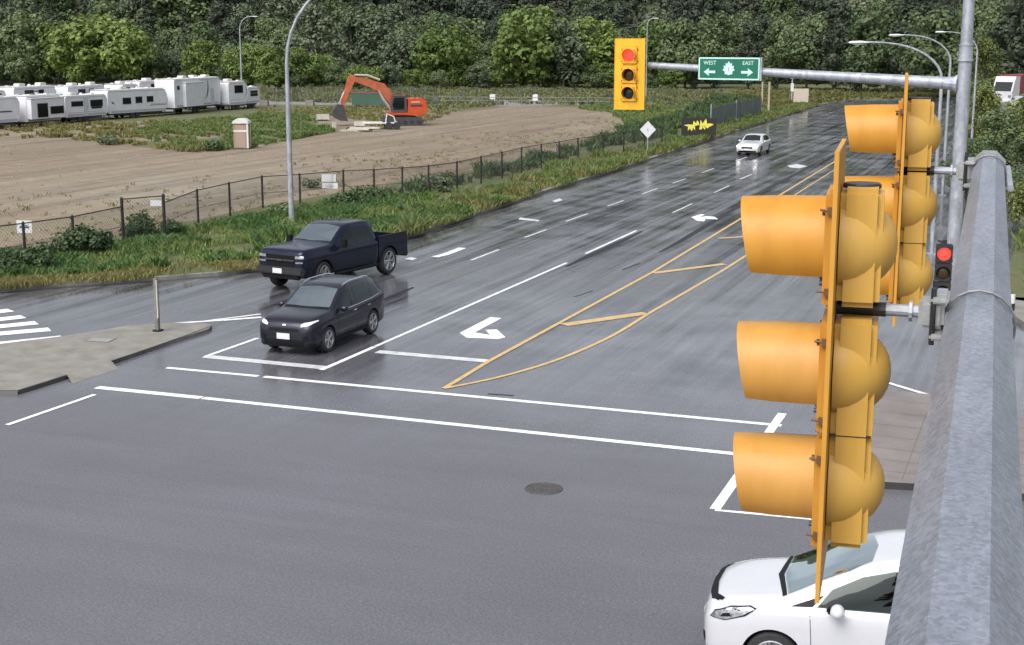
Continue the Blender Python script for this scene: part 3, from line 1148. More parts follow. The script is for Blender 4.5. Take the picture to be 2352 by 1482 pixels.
def blades(name, poly, n, h, wd, m, seed, label, tuft=5, clump=0.6, z=ZV, cat='grass'):
    r = np.random.default_rng(seed)
    P = scatter(poly, n // tuft + 1, r, clump)
    P = np.repeat(P, tuft, 0)[:n] + r.normal(size=(n, 2)) * 0.10
    hh = h * (0.45 + 0.8 * r.random(n)) * (0.75 + 0.35 * np.sin(P[:, 0] * 0.9) * np.sin(P[:, 1] * 0.7))
    a = r.random(n) * 2 * math.pi
    side = np.stack([np.cos(a), np.sin(a), np.zeros(n)], 1) * (wd * (0.6 + 0.8 * r.random(n)))[:, None]
    lean = r.normal(size=(n, 2)) * 0.34
    b0 = np.concatenate([P, np.full((n, 1), z - 0.01)], 1)
    mid = b0 + np.concatenate([lean * hh[:, None] * 0.45, (hh * 0.62)[:, None]], 1)
    tip = b0 + np.concatenate([lean * hh[:, None] * 1.3, hh[:, None]], 1)
    V = np.stack([b0 - side * 0.5, mid - side * 0.45, tip, mid + side * 0.45], axis=1)
    o = np_mesh(name, V.reshape(-1, 3), 4, m)
    return tag(o, label, cat, kind='stuff')


def wpoly(px):
    return [(gp(x, y, ZV).x, gp(x, y, ZV).y) for x, y in px]


near_strip = wpoly([(-200, 680), (0, 666), (360, 640), (600, 618), (780, 583), (930, 545), (930, 528), (780, 556), (600, 590), (360, 618), (0, 645), (-200, 660)])
blades('verge_grass', near_strip, 26000, 0.26, 0.045, GRASS_Y, 21, 'short yellowing grass along the kerb of the left verge')
verge_mid = wpoly([(-200, 662), (0, 650), (360, 626), (600, 600), (780, 566), (930, 533), (1000, 512), (1000, 452), (900, 460), (800, 466), (640, 490), (500, 518), (330, 556), (150, 586), (0, 602), (-200, 632)])
blades('verge_grass', verge_mid, 64000, 0.42, 0.055, GRASS, 22, 'tall bright green grass on the left verge below the fence')
blades('verge_weeds', verge_mid, 24000, 0.50, 0.12, WEED, 23, 'tall leafy green weeds on the left verge', tuft=24, clump=1.0, cat='weeds')
verge_far = wpoly([(930, 548), (1130, 480), (1270, 434), (1430, 385), (1640, 317), (1800, 266), (1880, 242), (1860, 238), (1760, 258), (1640, 296), (1560, 320), (1430, 350), (1330, 372), (1130, 430), (1000, 470), (930, 490)])
blades('verge_grass', verge_far, 60000, 0.42, 0.07, GRASS_Y, 24, 'yellow-green grass of the verge running away beside the road')
blades('verge_grass', verge_far, 34000, 0.62, 0.10, GRASS, 25, 'green grass tufts of the verge running away beside the road', tuft=12, clump=1.0)
fence_belt = wpoly([(820, 470), (1000, 440), (1130, 412), (1290, 372), (1420, 335), (1560, 312), (1700, 262), (1740, 232), (1640, 224), (1560, 268), (1440, 300), (1330, 342), (1130, 396), (980, 428), (820, 455)])
blades('fence_weeds', fence_belt, 26000, 0.8, 0.15, LEAF_S, 26, 'blue-green weeds growing along the far part of the fence', tuft=16, clump=0.9, cat='weeds')
lot_g = wpoly([(300, 304), (360, 330), (430, 350), (530, 345), (600, 338), (690, 318), (770, 304), (730, 276), (680, 266), (590, 270), (470, 276), (380, 290)])
blades('lot_grass', lot_g, 34000, 0.5, 0.13, GRASS, 27, 'green rough grass patch between the trailers and the excavator', tuft=14, clump=1.0)
lot_y = wpoly([(-100, 300), (200, 285), (420, 280), (540, 300), (520, 345), (430, 352), (300, 335), (120, 318), (-100, 322)])
blades('lot_grass', lot_y, 16000, 0.45, 0.14, GRASS_Y, 28, 'sparse straw-coloured grass on the bare lot in front of the trailers', tuft=20, clump=1.0)
far_b = wpoly([(560, 232), (900, 240), (1000, 262), (1080, 250), (1180, 240), (1400, 244), (1560, 262), (1660, 224), (1660, 212), (1400, 200), (1000, 198), (600, 206)])
blades('far_grass', far_b, 34000, 0.55, 0.24, GRASS_Y, 35, 'pale olive grass at the far end of the lot')
blades('far_grass', far_b, 22000, 0.7, 0.26, LEAF_G, 29, 'dull green rough weeds at the far end of the lot', tuft=14, clump=0.9)
far_r = wpoly([(1660, 226), (1760, 250), (1870, 240), (1990, 229), (2200, 224), (2200, 205), (1900, 208), (1700, 206)])
blades('far_grass', far_r, 26000, 0.6, 0.24, GRASS_Y, 30, 'pale grass where the road bends away by the tan board', tuft=12, clump=0.8)
rb = [(xr, gp(2306, 690).y), (60, gp(2306, 690).y + 4), (75, 160), (10, 160), (xr, 110)]
blades('bank_grass', rb, 60000, 0.6, 0.10, GRASS, 31, 'green grass of the bank on the right side of the road', tuft=12, clump=0.6)
lot_s = wpoly([(-100, 600), (150, 570), (460, 505), (800, 440), (1130, 382), (1400, 318), (1440, 290), (1380, 270), (900, 330), (500, 400), (-100, 470)])
blades('lot_weeds', lot_s, 5000, 0.20, 0.06, GRASS_Y, 32, 'scattered dry weeds on the bare dirt lot', tuft=7, clump=1.0, cat='weeds')

lot_e = wpoly([(1330, 250), (1400, 262), (1440, 283), (1432, 306), (1560, 268), (1600, 244), (1400, 240)])
blades('lot_edge_grass', lot_e, 14000, 0.5, 0.18, GRASS, 33, 'green grass between the bare lot and the far part of the fence', tuft=12, clump=0.7)

lot_n = wpoly([(590, 246), (900, 246), (1060, 254), (990, 278), (860, 300), (790, 266), (700, 266), (600, 270)])
blades('lot_grass', lot_n, 12000, 0.32, 0.14, GRASS_Y, 34, 'pale rough grass around the excavator and the gravel', tuft=12, clump=0.8)


def stones(name, poly, n, s0, s1, m, seed, label):
    r = np.random.default_rng(seed)
    P = scatter(poly, n, r, 0.8)
    s = (s0 + (s1 - s0) * r.random(n) ** 3)[:, None]
    a0 = r.random(n) * 6.28
    ring = [np.stack([P[:, 0] + np.cos(a0 + k * 1.57) * s[:, 0] * (0.7 + 0.6 * r.random(n)), P[:, 1] + np.sin(a0 + k * 1.57) * s[:, 0] * (0.7 + 0.6 * r.random(n)), np.full(n, ZV)], 1) for k in range(4)]
    tip = np.stack([P[:, 0], P[:, 1], ZV + s[:, 0] * 0.7], 1)
    V = np.concatenate([np.stack([ring[k], ring[(k + 1) % 4], tip], 1) for k in range(4)], 0)
    return tag(np_mesh(name, V.reshape(-1, 3), 3, m), label, 'stones', kind='stuff')


STONE = mat('field_stone', (0.17, 0.15, 0.13), 0.9, noise=(0.5, 0.5))
stones('lot_stones', wpoly([(-100, 600), (150, 572), (460, 508), (800, 444), (1130, 384), (1420, 300), (1380, 262), (1180, 246), (1000, 278), (700, 324), (430, 352), (-100, 330)]), 2600, 0.03, 0.16, STONE, 41, 'small stones and clods scattered over the bare dirt lot')

# shrubs along the fence
def shrub(px, py, h, rad, lab, lm, n, leaf, seed):
    r = np.random.default_rng(seed)
    m = 16
    d = r.normal(size=(m, 3))
    d /= np.linalg.norm(d, axis=1)[:, None]
    c = d * (r.random(m)[:, None] ** 0.5) * np.array([rad * 0.8, rad * 0.8, h * 0.34]) + np.array([0, 0, h * 0.5])
    V = leaf_cloud(n, c, np.full(m, rad * 0.36), leaf, r)
    V[:, 2] = np.maximum(V[:, 2], 0.02)
    p = gp(px, py, ZV)
    root = thing('shrub', lab, 'shrub', p, 0, 'shrubs along the left fence')
    np_mesh('foliage', V, 4, lm, root)
    st = MB()
    for i in range(6):
        st.tube([(0, 0, -0.02), tuple(c[i] * 0.5 + r.normal(size=3) * 0.04), tuple(c[i])], [0.022, 0.014, 0.006], 5)
    st.build('stem', BARK, root)


for i, a in enumerate([
        (38, 622, 0.95, 0.75, 'dark green shrub under the leftmost fence sign', LEAF_S, 900, 0.14),
        (100, 626, 1.15, 0.80, 'dark green rounded shrub at the left end of the verge', LEAF_S, 1000, 0.14),
        (188, 590, 1.25, 1.15, 'broad dark green shrub at the first fence post', LEAF_S, 1500, 0.15),
        (232, 588, 1.10, 0.75, 'dark shrub between the first two fence posts', LEAF_S, 900, 0.14),
        (325, 552, 1.20, 1.00, 'blue-green shrub under the small white blank fence sign', LEAF_S, 1300, 0.15),
        (395, 545, 0.80, 0.60, 'small dark shrub behind the third fence post', LEAF_S, 600, 0.13),
        (20, 640, 0.75, 0.60, 'low shrub at the left edge above the kerb', LEAF_S, 600, 0.13),
        (648, 505, 0.9, 0.8, 'green shrub at the foot of the tall near lamp post', LEAF_M, 800, 0.15),
        (805, 478, 1.0, 1.0, 'shrub under the fence sign right of the lamp post', LEAF_S, 1000, 0.16),
        (850, 468, 0.9, 1.1, 'dark low shrub on the fence line behind the pickup', LEAF_S, 1000, 0.16),
        (1010, 440, 1.0, 1.2, 'shrub on the fence line above the pickup bed', LEAF_G, 1000, 0.17),
        (250, 333, 0.8, 1.0, 'brownish shrub on the bare lot left of the portable toilet', LEAF_G, 700, 0.18),
        (492, 347, 0.8, 0.9, 'small shrub just left of the portable toilet', LEAF_S, 600, 0.18),
        (712, 432, 0.5, 0.7, 'low brown shrub on the dirt behind the fence', LEAF_G, 400, 0.14)]):
    shrub(*a, 50 + i)

# ------------------------------------------------------------------ overhead mast arm close to the camera and its two signal heads
ARM_N, ARM_F = at(2249, 716, 4.30), at(2270, 398, 6.75)
AD = (ARM_F - ARM_N).normalized()
ARM_P = ARM_N - AD * 3.9
ARM_T = ARM_F + AD * 0.20
t = thing('mast_arm', 'big galvanised steel mast arm running away from the camera down the right side', 'mast arm', ARM_P)
mb = MB()
nseg = 14
ln = (ARM_T - ARM_P).length
pts = [AD * (ln * i / nseg) for i in range(nseg + 1)]
rad0, rad1 = 0.130, 0.074
mb.tube(pts, [rad0 + (rad1 - rad0) * i / nseg for i in range(nseg + 1)], 8, True, math.pi / 8)
mb.build('arm', GALV, t)
RX = Vector((0, 0, 1)).cross(AD).normalized() * -1      # to the right, seen along the arm
UX = RX.cross(AD).normalized()
cap = MB()
cap.tube([AD * (ln - 0.004), AD * (ln + 0.02)], 0.084, 8, True, math.pi / 8)
cap.build('end_cap', ALU, t)
sl = MB()
c0 = ln - 0.62
sl.tube([AD * c0 + RX * 0.098 + UX * 0.0, AD * (ln - 0.02) + RX * 0.090], [0.016, 0.014], 8)
sl.build('cable_conduit', GALV2, t)


def lens_mats():
    return [mat('lens_red_lit', (0.6, 0.02, 0.02), 0.3, emit=((1.0, 0.045, 0.03), 1.0)), mat('lens_amber_dark', (0.045, 0.022, 0.006), 0.25),
            mat('lens_green_dark', (0.006, 0.018, 0.014), 0.25)]


LENS = lens_mats()


def signal_head(label, loc, facing, sec=0.36, gap=0.045, visor=YEL, visor2=YEL, body=YEL_D, plate=BPL, plate_m=0.112, plate_b=None, domed=True, vlen=0.258, vr=0.142, lit=0,
                bw=0.22, bd=0.125, name='traffic_signal', lens_lit=None, group=None):
    """three-section head; local +y is the way it faces, z up, origin at the middle of the backplate"""
    rz = math.atan2(facing.y, facing.x) - math.pi / 2
    t = thing(name, label, 'traffic signal', loc, rz, group)
    zs = [sec + gap, 0.0, -sec]
    htop, hbot = zs[0] + sec / 2, zs[2] - sec / 2
    # housing
    hb = MB()
    hb.box((0, -bd / 2 - 0.004, (zs[0])), (bw, bd, sec - 0.006), bev=0.018)
    hb.box((0, -bd / 2 - 0.004, (zs[1] + zs[2]) / 2), (bw, bd, sec * 2 - 0.006), bev=0.018)
    if domed:
        for z in zs:
            prof = []
            for k in range(11):
                a = k / 10 * math.pi / 2
                prof.append((max(0.0008, 0.146 * math.cos(a) ** 0.9), 0.168 * math.sin(a)))
            hb.lathe(prof, 28, Matrix.Translation((0, -0.006, z)) @ Matrix.Rotation(R(90), 4, 'X'))
    hb.build('housing', body, t, 40)
    sm = MB()
    sm.box((0, -bd / 2, (zs[1] + zs[2]) / 2), (bw + 0.003, bd, 0.003))
    sm.build('seam', BLACKM, t)
    gk = MB().lathe([(0.0005, 0.004), (0.052, 0.004), (0.056, 0.0), (0.056, -0.01)], 20, Matrix.Translation((0, -bd / 2, htop)))
    gk.build('top_gasket', BLACKM, t)
    # backplate with an open middle for the lenses, drawn as four strips, with a folded rim
    pw, ph0, ph1 = 0.155 + plate_m, hbot - (plate_m if plate_b is None else plate_b), htop + plate_m
    if plate:
        pb = MB()
        pb.box((0, 0.0, (ph0 + ph1) / 2), (pw * 2, 0.005, ph1 - ph0))
        for sx_ in (-1, 1):
            pb.box((sx_ * (pw + 0.003), 0.005, (ph0 + ph1) / 2), (0.005, 0.013, ph1 - ph0 + 0.008))
        for zz in (ph0, ph1):
            pb.box((0, 0.005, zz), (pw * 2, 0.013, 0.005))
        pb.build('backplate', plate, t)
    # doors, visors and lenses
    for i, z in enumerate(zs):
        db = MB()
        db.box((0, 0.020, z), (0.31, 0.032, sec - 0.012), bev=0.012)
        db.build('door', visor, t)
        vb = MB()
        M = Matrix.Translation((0, 0.034, z)) @ Matrix.Rotation(R(-90), 4, 'X')
        n = 36
        vs, fs = [], []
        for (rr, zz, kk) in ((vr, 0, 0), (vr * 0.99, vlen * 0.5, 0), (vr * 0.945, vlen, 1)):
            for inner in (0, 1):
                for k in range(n + 1):
                    a = math.radians(-128 + 256 * k / n)
                    cut = -0.05 * (1 - math.cos(a)) / 2 if kk else 0
                    q = rr - inner * 0.004
                    vs.append(M @ Vector((q * math.sin(a), -q * math.cos(a), zz + cut)))
        m = n + 1
        for lev in range(2):
            o0, o1 = lev * 2 * m, (lev + 1) * 2 * m
            for k in range(n):
                fs.append((o0 + k, o0 + k + 1, o1 + k + 1, o1 + k))
                fs.append((o0 + m + k + 1, o0 + m + k, o1 + m + k, o1 + m + k + 1))
        o1 = 4 * m
        for k in range(n):
            fs.append((o1 + k, o1 + k + 1, o1 + m + k + 1, o1 + m + k))
        vb.add(vs, fs)
        vb.build('visor', visor if i == 0 else visor2, t, 50)
        for q in range(4):
            aq = R(45 + 90 * q)
            MB().tube([(0.150 * math.cos(aq), 0.034, z + 0.150 * math.sin(aq)), (0.150 * math.cos(aq), 0.046, z + 0.150 * math.sin(aq))], 0.008, 8).build('screw', STEELD, t)
        MB().box((0, 0.0035, z), (0.306, 0.0022, sec - 0.006)).build('gasket', BLACKM, t)
        lb = MB().lathe([(0.126, 0.0), (0.118, 0.012), (0.085, 0.026), (0.045, 0.034), (0.0005, 0.036)], 28, Matrix.Translation((0, 0.034, z)) @ Matrix.Rotation(R(-90), 4, 'X'))
        lb.build('lens', LENS[i] if i == lit else LENS[i] if i else BLACKM, t, 60)
        # latch and hinge on the near edge
        for dz in (0.115, -0.125):
            for sx_ in (-1, 1):
                hg = MB()
                hg.box((sx_ * 0.160, 0.014, z + dz), (0.018, 0.030, 0.022))
                hg.tube([(sx_ * 0.160, 0.026, z + dz), (sx_ * 0.160, 0.050, z + dz + 0.003)], 0.0038, 6)
                hg.build('latch', mat('rusty_latch', (0.12, 0.055, 0.02), 0.6), t)
    return t, zs, htop, hbot


def arm_bracket(label, head_loc, zoff):
    """clamp round the arm and tube out to the head, between the two upper sections"""
    target = head_loc + Vector((0, 0, zoff))
    k = (target - ARM_P).dot(AD)
    c = ARM_P + AD * k
    lr = rad0 + (rad1 - rad0) * k / ln
    t = thing('signal_bracket', label, 'bracket', c)
    d = (target - c)
    d.z = 0
    perp = d.normalized()
    L0 = d.length
    tb = MB()
    dz = target.z - c.z
    tb.tube([perp * (lr + 0.05) + Vector((0, 0, dz)), perp * (L0 - 0.14) + Vector((0, 0, dz))], 0.019, 12)
    tb.tube([perp * (lr + 0.09) + Vector((0, 0, dz)), perp * (lr + 0.10) + Vector((0, 0, dz))], 0.032, 12)
    tb.build('tube', GALV2, t)
    cb = MB()
    rot = Matrix((perp, AD, Vector((0, 0, 1)))).transposed()
    cb.box(perp * (lr + 0.035) + Vector((0, 0, dz)), (0.075, 0.075, 0.085), rot, 0.012)
    cb.box(perp * (lr + 0.012) + Vector((0, 0, dz + 0.05)), (0.05, 0.13, 0.02), rot, 0.006)
    cb.box(perp * (lr + 0.012) + Vector((0, 0, dz - 0.06)), (0.05, 0.13, 0.02), rot, 0.006)
    cb.build('clamp', ALU, t)
    for s_ in (-1, 1):
        bb = MB()
        bb.tube([perp * (lr + 0.03) + AD * s_ * 0.05 + Vector((0, 0, dz - 0.085)), perp * (lr + 0.03) + AD * s_ * 0.05 + Vector((0, 0, dz + 0.085))], 0.008, 8)
        bb.build('bolt', BLACKM, t)
    MB().tube([perp * (L0 - 0.15) + Vector((0, 0, dz)), perp * (L0 - 0.005) + Vector((0, 0, dz))], 0.022, 12).build('collar', BLACKM, t)
    sb = MB()
    ring = [(UX * math.cos(a) + RX * math.sin(a)) * (lr + 0.004) for a in [i * math.pi / 10 for i in range(21)]]
    sb.tube(ring, 0.005, 6, False)
    sb.build('strap', mat('dull_strap', (0.16, 0.165, 0.17), 0.5, metal=0.3), t)
    return t


FACE = (RX * -1)
FACE.z = 0
FACE.normalize()
FACE = Matrix.Rotation(R(3.6), 3, 'Z') @ FACE
h1 = at(1912, 848, 4.32)
signal_head('near yellow traffic signal seen from the side, its long visors facing left', h1, FACE, visor=YEL, visor2=YEL_F, gap=0.030, lit=9)
arm_bracket('clamp bracket holding the near yellow signal to the mast arm', h1, 0.36 / 2 + 0.015)
h2 = at(2069, 471, 6.95)
signal_head('yellow traffic signal at the tip of the near mast arm, partly behind the bigger one', h2, FACE, visor=YEL, visor2=YEL, sec=0.347, gap=0.002, plate_b=0.035, lit=9)
arm_bracket('clamp bracket holding the smaller side-on yellow signal at the arm tip', h2, 0.347 / 2 + 0.001)

# ------------------------------------------------------------------ far signal pole, its arm, the facing signal, the green sign and the small side signal
PB = gp(2160, 1060, 0.13)
ZP = (PB - C0).dot(FW)
t = thing('signal_pole', 'tall galvanised signal pole whose slim arm stretches left behind the green sign', 'pole', PB)
PTOP = at(2219, -40, 1.0)
az = PB.copy()
mb = MB()
mb.tube([(0, 0, 0), (0, 0, 3), (0, 0, 7.0), (0, 0, 7.92)], [0.152, 0.142, 0.128, 0.124], 14)
mb.build('shaft', GALV2, t, 40)
mb = MB().tube([(0, 0, 7.92), (0, 0, 8.22)], [0.135, 0.128], 14)
mb.tube([(0, 0, 7.90), (0, 0, 7.935)], 0.152, 14)
mb.tube([(0, 0, 8.19), (0, 0, 8.215)], 0.142, 14)
mb.build('collar', GALV2, t, 40)
mb = MB().tube([(0, 0, 8.22), (0, 0, 12.0)], [0.112, 0.085], 14)
mb.build('upper_shaft', GALV2, t, 40)
mb = MB().box((0, 0, 0.02), (0.5, 0.5, 0.04), bev=0.01)
mb.build('base_plate', GALV2, t)

HZ = 7.60
p0 = PB + Vector((0, 0, HZ - 0.13))
sig_depth = ZP + 2.35
p1 = at(1490, 150, sig_depth)
d = p1 - p0
q0 = p0 - PB
mb = MB().tube([q0 + d * 0.02, q0 + d * 0.25, q0 + d * 0.5, q0 + d * 0.75, q0 + d], [0.118, 0.104, 0.090, 0.078, 0.066], 12)
mb.build('arm', GALV2, t, 40)
mb = MB().tube([q0 + d.normalized() * 0.10, q0 + d.normalized() * 0.16], 0.17, 14)
mb.tube([q0 + d.normalized() * 0.16, q0 + d.normalized() * 0.34], [0.135, 0.12], 14)
mb.build('flange', GALV2, t)

fs_ = at(1446, 172, sig_depth - 0.10)
toC = Matrix.Rotation(R(6), 3, 'Z') @ Vector((0, -1, 0))
YEL2 = make_yellow('front_signal_yellow', (0.70, 0.345, 0.016), (0.70, 0.37, 0.03))
YELP = make_yellow('front_backplate_yellow', (0.70, 0.36, 0.012), (0.68, 0.375, 0.025))
sg, zs_, ht_, hb_ = signal_head('yellow overhead traffic signal facing the camera with its red lamp lit', fs_, toC, visor=YEL2, visor2=YEL2, body=YEL_D, plate=YELP, plate_m=0.155, vlen=0.20, vr=0.14, lit=0, domed=False, sec=0.365, gap=0.03)
sg.scale = (1.06, 1.06, 1.06)

# small black signal on the pole
ss = at(2166, 626, ZP - 1.55)
sg2, _, _, _ = signal_head('small black traffic signal on the tall pole beside the mast arm, red lamp lit', ss, Vector((0.10, -1, 0)), visor=BLACKM, visor2=BLACKM, body=BLACKM, plate=None, domed=False, vlen=0.12, lit=0, bw=0.30, sec=0.36, gap=0.0)
mbk = MB()
mbk.tube([(0.0, -0.05, 0.56), (0.10, -0.30, 0.56)], 0.025, 8)
mbk.tube([(0.0, -0.05, -0.56), (0.10, -0.30, -0.56)], 0.025, 8)
mbk.tube([(0.0, -0.05, 0.52), (0, -0.05, 0.62)], 0.04, 8)
mbk.build('mount', BLACKM, sg2)

# green direction sign on the arm
kx = min(range(1000), key=lambda k: abs(((p0 + d * (k / 1000) - C0).dot(RT) / (p0 + d * (k / 1000) - C0).dot(FW)) * FPX + 1176 - 1674)) / 1000
ga = p0 + d * kx
dh_ = Vector((d.x, d.y, 0)).normalized()
nf = Vector((-dh_.y, dh_.x, 0))
nf = nf if nf.y < 0 else -nf
gs = at(1674, 158, (ga + nf * 0.17 - C0).dot(FW))
sw_, sh_ = 1.42, 0.475
rz = R(0)
t = thing('direction_sign', 'green overhead direction sign with white arrows pointing left and right', 'road sign', gs, math.atan2(-dh_.y, -dh_.x))
Mf = Matrix.Rotation(R(90), 4, 'X')
mb = MB().box((0, 0, 0), (sw_, 0.012, sh_))
mb.build('panel', SIGNG, t)
mb = MB()
e = 0.028
for z in (sh_ / 2 - e / 2 - 0.008, -sh_ / 2 + e / 2 + 0.008):
    mb.box((0, -0.0065, z), (sw_ - 0.02, 0.004, e))
for x in (sw_ / 2 - e / 2 - 0.008, -sw_ / 2 + e / 2 + 0.008):
    mb.box((x, -0.0065, 0), (e, 0.004, sh_ - 2 * e - 0.02))
mb.build('border', SIGNT, t)
ar = MB()
for s_, cx_ in ((-1, -0.45), (1, 0.43)):
    pol = [(0.13, 0), (0.0, 0.085), (0.02, 0.026), (-0.14, 0.026), (-0.14, -0.026), (0.02, -0.026), (0.0, -0.085)]
    ar.prism([(cx_ + s_ * x, y - 0.07) for x, y in pol], 0.0065, 0.009, Mf)
ar.build('arrows', SIGNT, t)
lf = [(0, .155), (.035, .10), (.075, .115), (.068, .055), (.125, .06), (.105, .015), (.14, -.03), (.085, -.06), (.09, -.11), (.03, -.12), (0, -.135)]
leaf_p = lf + [(-x, y) for x, y in lf[-2:0:-1]]
mb = MB().prism([(x, y + 0.0) for x, y in leaf_p], 0.0065, 0.009, Mf)
mb.build('route_shield', SIGNT, t)
text_part('lettering', '1', 0.12, SIGNG, t, Matrix.Translation((0, -0.0105, -0.02)) @ Mf)
text_part('lettering', 'WEST', 0.115, SIGNT, t, Matrix.Translation((-0.44, -0.008, 0.115)) @ Mf)
text_part('lettering', 'EAST', 0.115, SIGNT, t, Matrix.Translation((0.44, -0.008, 0.115)) @ Mf)
mb = MB()
for x in (-0.4, 0.4):
    MB().box((x, 0.03, 0), (0.05, 0.045, 0.36)).build('mounting_bracket', GALV2, t)
MB().box((sw_ / 2 + 0.02, 0.02, 0.0), (0.035, 0.05, sh_)).build('edge_rail', GALV2, t)

# ------------------------------------------------------------------ street lamps


def street_lamp(label, base, h, reach, ang, r=0.085, group='street lamps', head=True, bend=2.2):
    t = thing('street_lamp', label, 'street lamp', base, ang, group)
    mb = MB().tube([(0, 0, 0), (0, 0, h * 0.45), (0, 0, h - bend)], [r * 1.15, r, r * 0.78], 10)
    mb.build('pole', GALV2, t, 50)
    pts = [(0, 0, h - bend)]
    for k in range(1, 9):
        a = k / 8 * R(84)
        pts.append((reach * (1 - math.cos(a)), 0, h - bend + bend * math.sin(a)))
    pts.append((reach * 1.15, 0, h + 0.02))
    MB().tube(pts, [r * 0.72 - r * 0.30 * i / 9 for i in range(10)], 8).build('davit_arm', GALV2, t, 50)
    if head:
        hb = MB()
        hb.tube([(reach * 1.12, 0, h), (reach * 1.16, 0, h), (reach * 1.16 + 0.25, 0, h + 0.01), (reach * 1.16 + 0.6, 0, h), (reach * 1.16 + 0.72, 0, h - 0.01)], [0.05, 0.10, 0.17, 0.15, 0.03], 10)
        hb.v = [(x, y, h + (z - h) * 0.42) for x, y, z in hb.v]
        hb.build('lamp_head', mat('lamp_housing', (0.6, 0.62, 0.62), 0.4), t, 50)
        MB().box((reach * 1.16 + 0.36, 0, h - 0.065), (0.34, 0.22, 0.02), bev=0.008).build('lens', mat('lamp_lens', (0.7, 0.72, 0.7), 0.2), t)
    MB().box((0, 0, 0.02), (r * 4, r * 4, 0.04)).build('base_plate', GALV2, t)
    return t


street_lamp('tall near street lamp with a curved arm standing behind the dark pickup', gp(670, 516, ZV), 11.2, 3.9, math.atan2(RT.y, RT.x) - 0.15, 0.115, bend=3.9)
street_lamp('thin far street lamp rising behind the right end of the trailers', gp(557, 243, ZV), 11.4, 1.5, math.atan2(RT.y, RT.x) - 0.1, 0.10, bend=1.6)
street_lamp('small curved street lamp peeking over the facing yellow signal', TS(205, 1474), 11.6, 0.8, math.atan2(RT.y, RT.x), 0.09, bend=1.1)
for px, Z, tz, rch, lab in ((2130, 56, 8.35, 2.6, 'nearest right-hand lamp, its flat head reaching left of the others'), (2147, 78, 8.72, 2.35, 'second right-hand lamp with its arc above the nearest one'),
                            (2205, 104, 9.05, 2.1, 'third right-hand lamp, mostly behind the tall grey pole')):
    b = TS(Z, px)
    street_lamp(lab, (b.x, b.y, 0.0), tz, rch, math.atan2(RT.y, RT.x) + math.pi, 0.085, bend=1.45)

# ------------------------------------------------------------------ bits on the islands
t = thing('marker_post', 'weathered grey post standing on the left traffic island', 'post', gp(363, 761, 0.09))
ph = 1.56
MB().box((0, 0, ph / 2), (0.11, 0.11, ph), bev=0.01).build('post', CONDUIT, t)
MB().box((0.065, -0.05, ph * 0.62), (0.022, 0.05, ph * 0.72)).build('reflector_strip', mat('pale_strip', (0.5, 0.49, 0.45), 0.5), t)
MB().box((0, 0, 0.03), (0.24, 0.24, 0.06), bev=0.015).build('foot', BLACKM, t)
p = gp(230, 781, 0.09)
t = thing('utility_cover', 'grey rectangular utility cover set in the left traffic island', 'utility cover', p, R(10))
MB().box((0, 0, 0.003), (0.72, 0.44, 0.014), bev=0.004).build('lid', mat('cover_concrete', (0.23, 0.23, 0.225), 0.8, noise=(5, 0.3)), t)
MB().box((0, 0, 0.002), (0.80, 0.52, 0.006)).build('frame', IRON, t)


def manhole(p, r, label):
    t = thing('manhole_cover', label, 'manhole cover', p, 0.4)
    cb = MB().lathe([(0.0005, 0.010), (r * 0.86, 0.010), (r * 0.87, 0.004)], 36)
    for i in range(-4, 5):
        for j in range(-4, 5):
            if math.hypot(i, j) < 4.6:
                cb.box((i * r * 0.17, j * r * 0.17, 0.012), (r * 0.10, r * 0.10, 0.006))
    cb.build('lid', IRON, t)
    MB().lathe([(r * 0.90, 0.003), (r * 0.91, 0.012), (r * 0.99, 0.012), (r * 1.0, 0.003)], 36).build('rim', IRON, t)


manhole(gp(1249, 1123), 0.37, 'round cast-iron manhole cover in the middle of the crossing')
t = thing('bollard', 'short white bollard with a black band on the pale island at the far right', 'bollard', gp(2322, 742, 0.15))
MB().tube([(0, 0, 0), (0, 0, 0.86)], 0.075, 12).build('post', WPL, t)
MB().tube([(0, 0, 0.38), (0, 0, 0.60)], 0.079, 12).build('band', BLACKM, t)
MB().tube([(0, 0, 0.0), (0, 0, 0.20)], [0.16, 0.12], 12).build('foot', BLACKM, t)

# ------------------------------------------------------------------ chain-link fence of the building lot
post_px = [(-160, 540), (-60, 524), (60, 510), (172, 495), (285, 455), (380, 447), (456, 435), (529, 419), (604, 404), (690, 399), (790, 391), (860, 388), (925, 384), (985, 380), (1050, 371), (1105, 359), (1153, 349),
           (1198, 339), (1243, 331), (1284, 325), (1327, 317), (1385, 310), (1432, 303), (1480, 297), (1520, 290)]
FP = []
for x, tp in post_px:
    by = (tp - 1.72 * 95 / 8.4) / (1 - 1.72 / 8.4)
    if tp in (455, 447):
        by = (tp - 2.02 * 95 / 8.4) / (1 - 2.02 / 8.4)
    FP.append(gp(x, by))
t = thing('chain_link_fence', 'chain-link fence with dark posts along the near edge of the dirt lot', 'fence', (FP[0].x, FP[0].y, ZV))
O = Vector((FP[0].x, FP[0].y, 0))
hts = []
for i, p in enumerate(FP):
    hgt = 1.72 + (0.32 if i in (4, 5) else 0)
    hts.append(hgt)
    q = p - O
    MB().tube([(q.x, q.y, -0.1), (q.x, q.y, hgt - 0.1)], 0.055 if i not in (4, 5) else 0.065, 8).tube([(q.x, q.y, hgt - 0.1), (q.x, q.y, hgt - 0.06)], [0.055, 0.02], 8).build('post', DARKPOST, t)
rl, mesh_ = MB(), MB()
